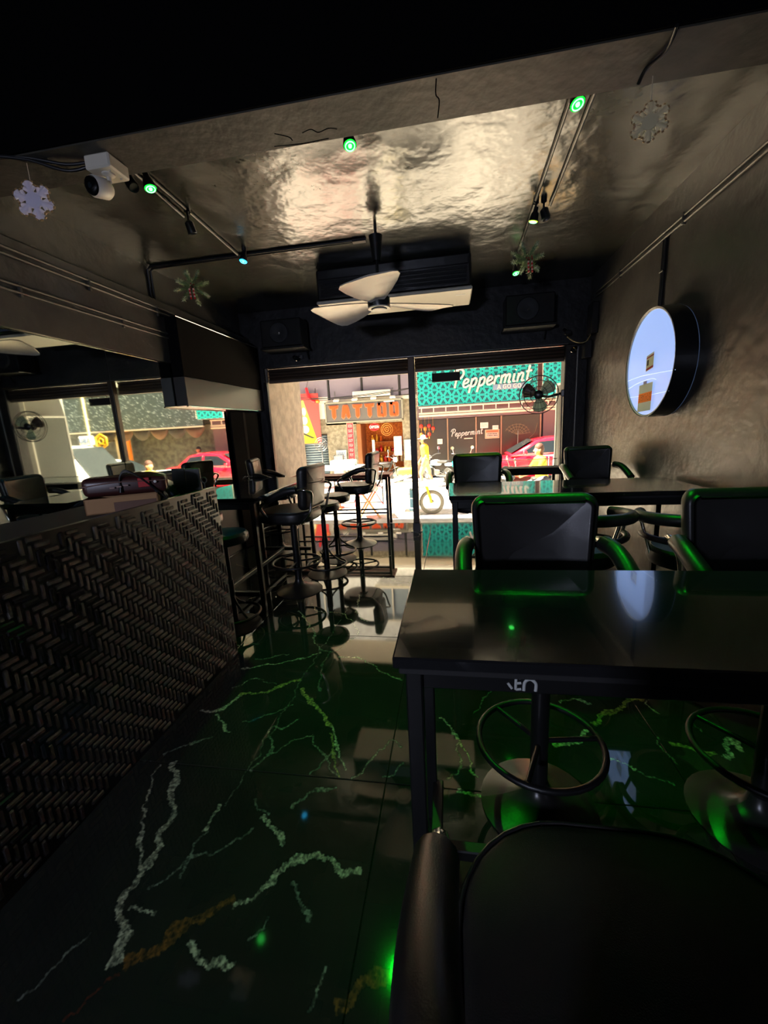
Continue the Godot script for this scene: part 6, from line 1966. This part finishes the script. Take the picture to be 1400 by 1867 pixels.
func street_things() -> void:
	var s := st(); span(s, P(-40, STREET - 0.3, -15.4), P(40, STREET, -7.25))
	struct("floor_street", s, M.asphalt)
	s = st(); span(s, P(-40, STREET - 0.3, -22.0), P(40, STREET + 0.0, -15.4))
	struct("floor_pavement", s, M.concrete)
	# our own building goes on to both sides
	s = st(); span(s, P(-14, STREET, -6.5), P(-2.87, 3.6, -6.0)); span(s, P(1.82, STREET, -6.5), P(14, 3.6, -6.0))
	struct("wall_outside", s, M.off_white)
	upper_floors()
	tattoo_shop()
	go_go_shop()
	right_street()
	# porch table outside the opening
	var t := thing("porch_table", "outdoor table with a red brown wooden top and black legs just outside the opening", "table", P(-1.75, 0, -6.50 + 0.14))
	s = st()
	for k in 3: span(s, P(-0.82, 0.81, -0.21 + k * 0.125), P(0.82, 0.85, -0.09 + k * 0.125), 0.004)
	obj("plank", s, mt(Color(0.50, 0.24, 0.18), 0.5), t)
	for x in [-0.78, 0.76]:
		for z in [-0.17, 0.12]:
			s = st(); span(s, P(x - 0.02, 0, z - 0.02), P(x + 0.02, 0.81, z + 0.02), 0.003)
			obj("leg", s, M.black_steel, t)
	for z in [-0.17, 0.12]:
		s = st(); span(s, P(-0.78, 0.22, z - 0.012), P(0.76, 0.245, z + 0.012), 0.002); span(s, P(-0.78, 0.76, z - 0.012), P(0.76, 0.80, z + 0.012), 0.002)
		obj("rail", s, M.black_steel, t)
	# folding stool with a red checked cloth
	t = thing("folding_stool", "folding stool of pale wood with a red checked cloth thrown over it, outside", "stool", P(-1.92, STREET, -9.2), 0.3)
	s = st()
	for sd in [-1.0, 1.0]:
		tube(s, [P(-0.25, 0, sd * 0.16), P(0.22, 0.72, sd * 0.16)], 0.022); tube(s, [P(0.25, 0, sd * 0.19), P(-0.22, 0.72, sd * 0.19)], 0.022)
	obj("legs", s, mt(Color(0.56, 0.42, 0.28), 0.6), t)
	var img := Image.create(64, 64, false, Image.FORMAT_RGB8)
	for x in 8:
		for y in 8: img.fill_rect(Rect2i(x * 8, y * 8, 8, 8), Color(0.78, 0.10, 0.16) if (x + y) % 2 else Color(0.86, 0.30, 0.34))
	var cm := print_mat(img, 0.85)
	cm.uv1_triplanar = true
	cm.uv1_scale = Vector3.ONE * 2.0
	s = st()
	var rings := []
	for k in 11:
		var u := k / 10.0
		var x := lerpf(-0.36, 0.36, u)
		var drop := 0.42 * pow(absf(u - 0.5) * 2.0, 1.5)
		var r := []
		for j in 9: r.append(P(x * (1.0 - 0.25 * drop), 0.76 - drop + 0.01 * sin(j * 2.0 + k), lerpf(-0.30, 0.30, j / 8.0) + 0.02 * sin(k * 1.3)))
		for j in range(8, -1, -1): r.append(P(x * (1.0 - 0.25 * drop), 0.745 - drop + 0.01 * sin(j * 2.0 + k), lerpf(-0.30, 0.30, j / 8.0) + 0.02 * sin(k * 1.3)))
		rings.append(r)
	loft(s, rings)
	obj("cloth", s, cm, t)
	# traffic cone
	t = thing("traffic_cone", "small orange traffic cone with white bands near the porch table", "cone", P(-3.05, STREET, -10.4))
	s = st(); lathe(s, [V(0.14, 0.03), V(0.03, 0.55), V(0.02, 0.56), V(0, 0.56)], 18); span(s, P(-0.18, 0, -0.18), P(0.18, 0.03, 0.18), 0.01)
	obj("cone", s, mt(Color(0.90, 0.28, 0.08), 0.5), t)
	s = st(); lathe(s, [V(0.112, 0.18), V(0.09, 0.28)], 18); lathe(s, [V(0.075, 0.36), V(0.058, 0.44)], 18)
	obj("band", s, M.white, t)
	# food cart: white board on a wheeled frame
	t = thing("food_cart", "wheeled cart with a white board top, wire basket and yellow fork behind the centre post", "cart", P(-1.0, STREET, -9.6))
	s = st(); box(s, P(0.20, 0.72, 0.0), P(1.25, 0.06, 0.75), 0.02, Basis(Vector3.BACK, 0.02)); box(s, P(-0.30, 0.80, -0.25), P(0.8, 0.05, 0.4), 0.02, Basis(Vector3.BACK, 0.28))
	obj("board_top", s, M.white, t)
	s = st()
	for y in [0.18, 0.42, 0.66]: tube(s, [P(-0.55, y, 0.3), P(0.25, y, 0.3), P(0.25, y, -0.3), P(-0.55, y, -0.3)], 0.012, 6, true)
	for k in 9: tube(s, [P(-0.55 + k * 0.1, 0.18, 0.3), P(-0.55 + k * 0.1, 0.68, 0.3)], 0.008, 5)
	obj("wire_basket", s, mt(Color(0.80, 0.80, 0.76), 0.4, 0.3), t)
	s = st(); span(s, P(0.02, 0.10, -0.2), P(0.24, 0.60, 0.22), 0.02)
	obj("crate", s, mt(Color(0.20, 0.36, 0.46), 0.5), t)
	s = st(); tube(s, ring_pts(P(0.55, 0.28, 0.1), 0.255, 32, Basis(Vector3.RIGHT, PI / 2)), 0.04, 10, true)
	var ty := obj("tyre", s, mt(Color(0.34, 0.33, 0.30), 0.8), t)
	s = st(); tube(s, ring_pts(P(0.55, 0.28, 0.1), 0.215, 32, Basis(Vector3.RIGHT, PI / 2)), 0.014, 8, true)
	for k in 12: tube(s, [P(0.55, 0.28, 0.1), P(0.55 + cos(TAU * k / 12) * 0.21, 0.28 + sin(TAU * k / 12) * 0.21, 0.1)], 0.004, 4)
	lathe(s, [V(0, -0.03), V(0.06, -0.02), V(0.06, 0.02), V(0, 0.03)], 14, Transform3D(Basis(Vector3.RIGHT, PI / 2), P(0.55, 0.28, 0.1)))
	obj("rim", s, M.steel, ty)
	s = st()
	for z in [0.03, 0.17]: tube(s, [P(0.55, 0.28, z), P(0.42, 0.72, z)], 0.028)
	obj("fork", s, mt(Color(0.88, 0.62, 0.10), 0.4), t)
	s = st(); cushion(s, 0.42, 0.24, 0.16, 0.07, 0.05, 0.02, func(p): return p + P(-0.45, 0.92, -0.2))
	var bag := obj("striped_bag", s, mt(Color(0.84, 0.76, 0.22), 0.6))
	bag.position = t.position
	bag.position.x += 0.38
	tag(bag, "yellow bag lying on the raised end of the white cart", "bag")
	# bench with red lattice and railings to the left
	t = thing("street_railing", "low black railing with diamond mesh panel out on the street at the left", "railing", P(-3.2, STREET, -10.9))
	s = st()
	for y in [0.05, 0.72]: tube(s, [P(-0.7, y, 0), P(1.35, y, 0)], 0.018, 6)
	for x in [-0.7, 0.0, 0.68, 1.35]: tube(s, [P(x, 0, 0), P(x, 0.74, 0)], 0.02, 6)
	obj("frame", s, M.black_steel, t)
	s = st()
	for k in 34:
		var x := -0.7 + k * 0.06
		tube(s, [P(clampf(x, -0.7, 1.35), 0.42, 0), P(clampf(x + 0.3, -0.7, 1.35), 0.72, 0)], 0.005, 4); tube(s, [P(clampf(x + 0.3, -0.7, 1.35), 0.42, 0), P(clampf(x, -0.7, 1.35), 0.72, 0)], 0.005, 4)
	obj("mesh_panel", s, mt(Color(0.72, 0.30, 0.36), 0.5), t)
	# vehicles
	var red := mt(Color(0.80, 0.06, 0.14), 0.22, 0.0, {"clearcoat_enabled": true, "clearcoat": 0.8, "clearcoat_roughness": 0.05})
	car("red_car", "red hatchback parked nose left before the dark glass bar", "car", P(3.20, STREET, -15.0), 0.0, red, 1.0, -0.35, 0.95)
	var wp := mt(Color(0.84, 0.84, 0.82), 0.25)
	car("white_car", "white saloon car seen low in the mirror to the right of the opening", "car", P(6.1, STREET, -12.7), 0.0, wp, 0.98, -0.3, 0.9)
	car("white_car", "tall white van like car seen highest in the mirror beside the grey board", "car", P(5.6, STREET, -10.3), 0.0, wp, 1.36, -1.0, 1.2)
	car("yellow_taxi", "yellow taxi seen between the white cars in the mirror", "taxi", P(8.8, STREET, -14.6), 0.0, mt(Color(0.90, 0.70, 0.06), 0.3), 1.0, -0.4, 0.9)
	motorbike("silver motorbike parked at the bar front behind the person in yellow", P(-0.45, STREET, -15.1), -0.9, Color(0.66, 0.72, 0.76), Color(0.15, 0.15, 0.15), false)
	motorbike("black scooter with a turquoise front parked by the bar's white script", P(0.35, STREET, -15.4), PI / 2 + 0.2, Color(0.10, 0.55, 0.55), Color(0.12, 0.12, 0.12), true)
	motorbike("dark motorbike parked at the tattoo shop opening", P(-2.55, STREET, -15.2), PI - 0.2, Color(0.16, 0.15, 0.15), Color(0.2, 0.12, 0.1), false)
	motorbike("dark blue scooter ridden by the woman in yellow before the red car", P(1.75, STREET, -9.55), 0.1, Color(0.12, 0.22, 0.30), Color(0.12, 0.12, 0.12), true)
	t = thing("white_pole", "white sign pole standing before the tattoo shop", "pole", P(-2.72, STREET, -14.6))
	s = st(); tube(s, [P(0, 0, 0), P(0, 1.65, 0)], 0.045); lathe(s, [V(0.14, 0.0), V(0.14, 0.03), V(0.05, 0.05)], 14)
	obj("shaft", s, M.off_white, t)
	t = thing("barrier_fence", "white crowd barrier beside the white car, seen in the mirror", "barrier", P(3.2, STREET, -12.2))
	s = st()
	tube(s, [P(-0.7, 0.2, 0), P(-0.7, 1.05, 0), P(0.7, 1.05, 0), P(0.7, 0.2, 0)], 0.022, 6, true)
	for k in 10: tube(s, [P(-0.56 + k * 0.125, 0.2, 0), P(-0.56 + k * 0.125, 1.05, 0)], 0.011, 5)
	obj("bars", s, M.white, t)
	s = st()
	for x in [-0.55, 0.55]: tube(s, [P(x, 0.0, 0.25), P(x, 0.2, 0), P(x, 0.0, -0.25)], 0.018, 6)
	obj("foot", s, M.white, t)
	# people
	person("person", "person in a yellow shirt and pale hat walking left beyond the post", P(-0.83, STREET, -13.9), PI / 2, {"hip": 0.90, "lean": 0.06, "arms": [[0.03, -0.27, 0.07, 0.0, -0.22, -0.10], [0.03, -0.27, -0.05, 0.0, -0.22, -0.14]], "legs": [[-0.42, -0.16, -0.40, 0.06], [-0.43, 0.10, -0.39, 0.16]]}, Color(0.88, 0.72, 0.14), Color(0.78, 0.60, 0.40), Color(0.10, 0.08, 0.07), true)
	person("person", "woman with brown hair in a yellow top sitting on a scooter before the red car", P(2.02, STREET, -9.5), PI / 2 + 0.2, {"hip": 0.72, "lean": 0.12, "hair": 0.06, "arms": [[0.03, -0.22, -0.14, -0.05, -0.06, -0.24], [0.03, -0.22, -0.14, -0.05, -0.06, -0.24]], "legs": [[-0.12, -0.40, -0.36, 0.08], [-0.12, -0.40, -0.36, 0.08]], "long": true}, Color(0.86, 0.66, 0.14), Color(0.20, 0.22, 0.28), Color(0.24, 0.13, 0.08), false)
	person("person", "person in a white shirt standing behind the red car, seen in the mirror", P(4.85, STREET + 0.0, -16.2), 0.4 + PI, {"hip": 0.86, "lean": 0.05, "arms": [[0.06, -0.26, -0.03, 0.0, -0.22, -0.12], [0.06, -0.26, -0.03, 0.0, -0.22, -0.12]], "legs": [[-0.41, 0.0, -0.41, 0.02], [-0.41, 0.0, -0.41, 0.02]], "long": true}, Color(0.86, 0.84, 0.82), Color(0.2, 0.2, 0.22), Color(0.12, 0.1, 0.1), false)

func _ready() -> void:
	view_and_light()
	make_materials()
	room()
	mirror_wall()
	counter()
	furniture()
	fixtures()
	street_things()
	for n in find_children("*", "GeometryInstance3D", true, false):
		n.cast_shadow = GeometryInstance3D.SHADOW_CASTING_SETTING_ON
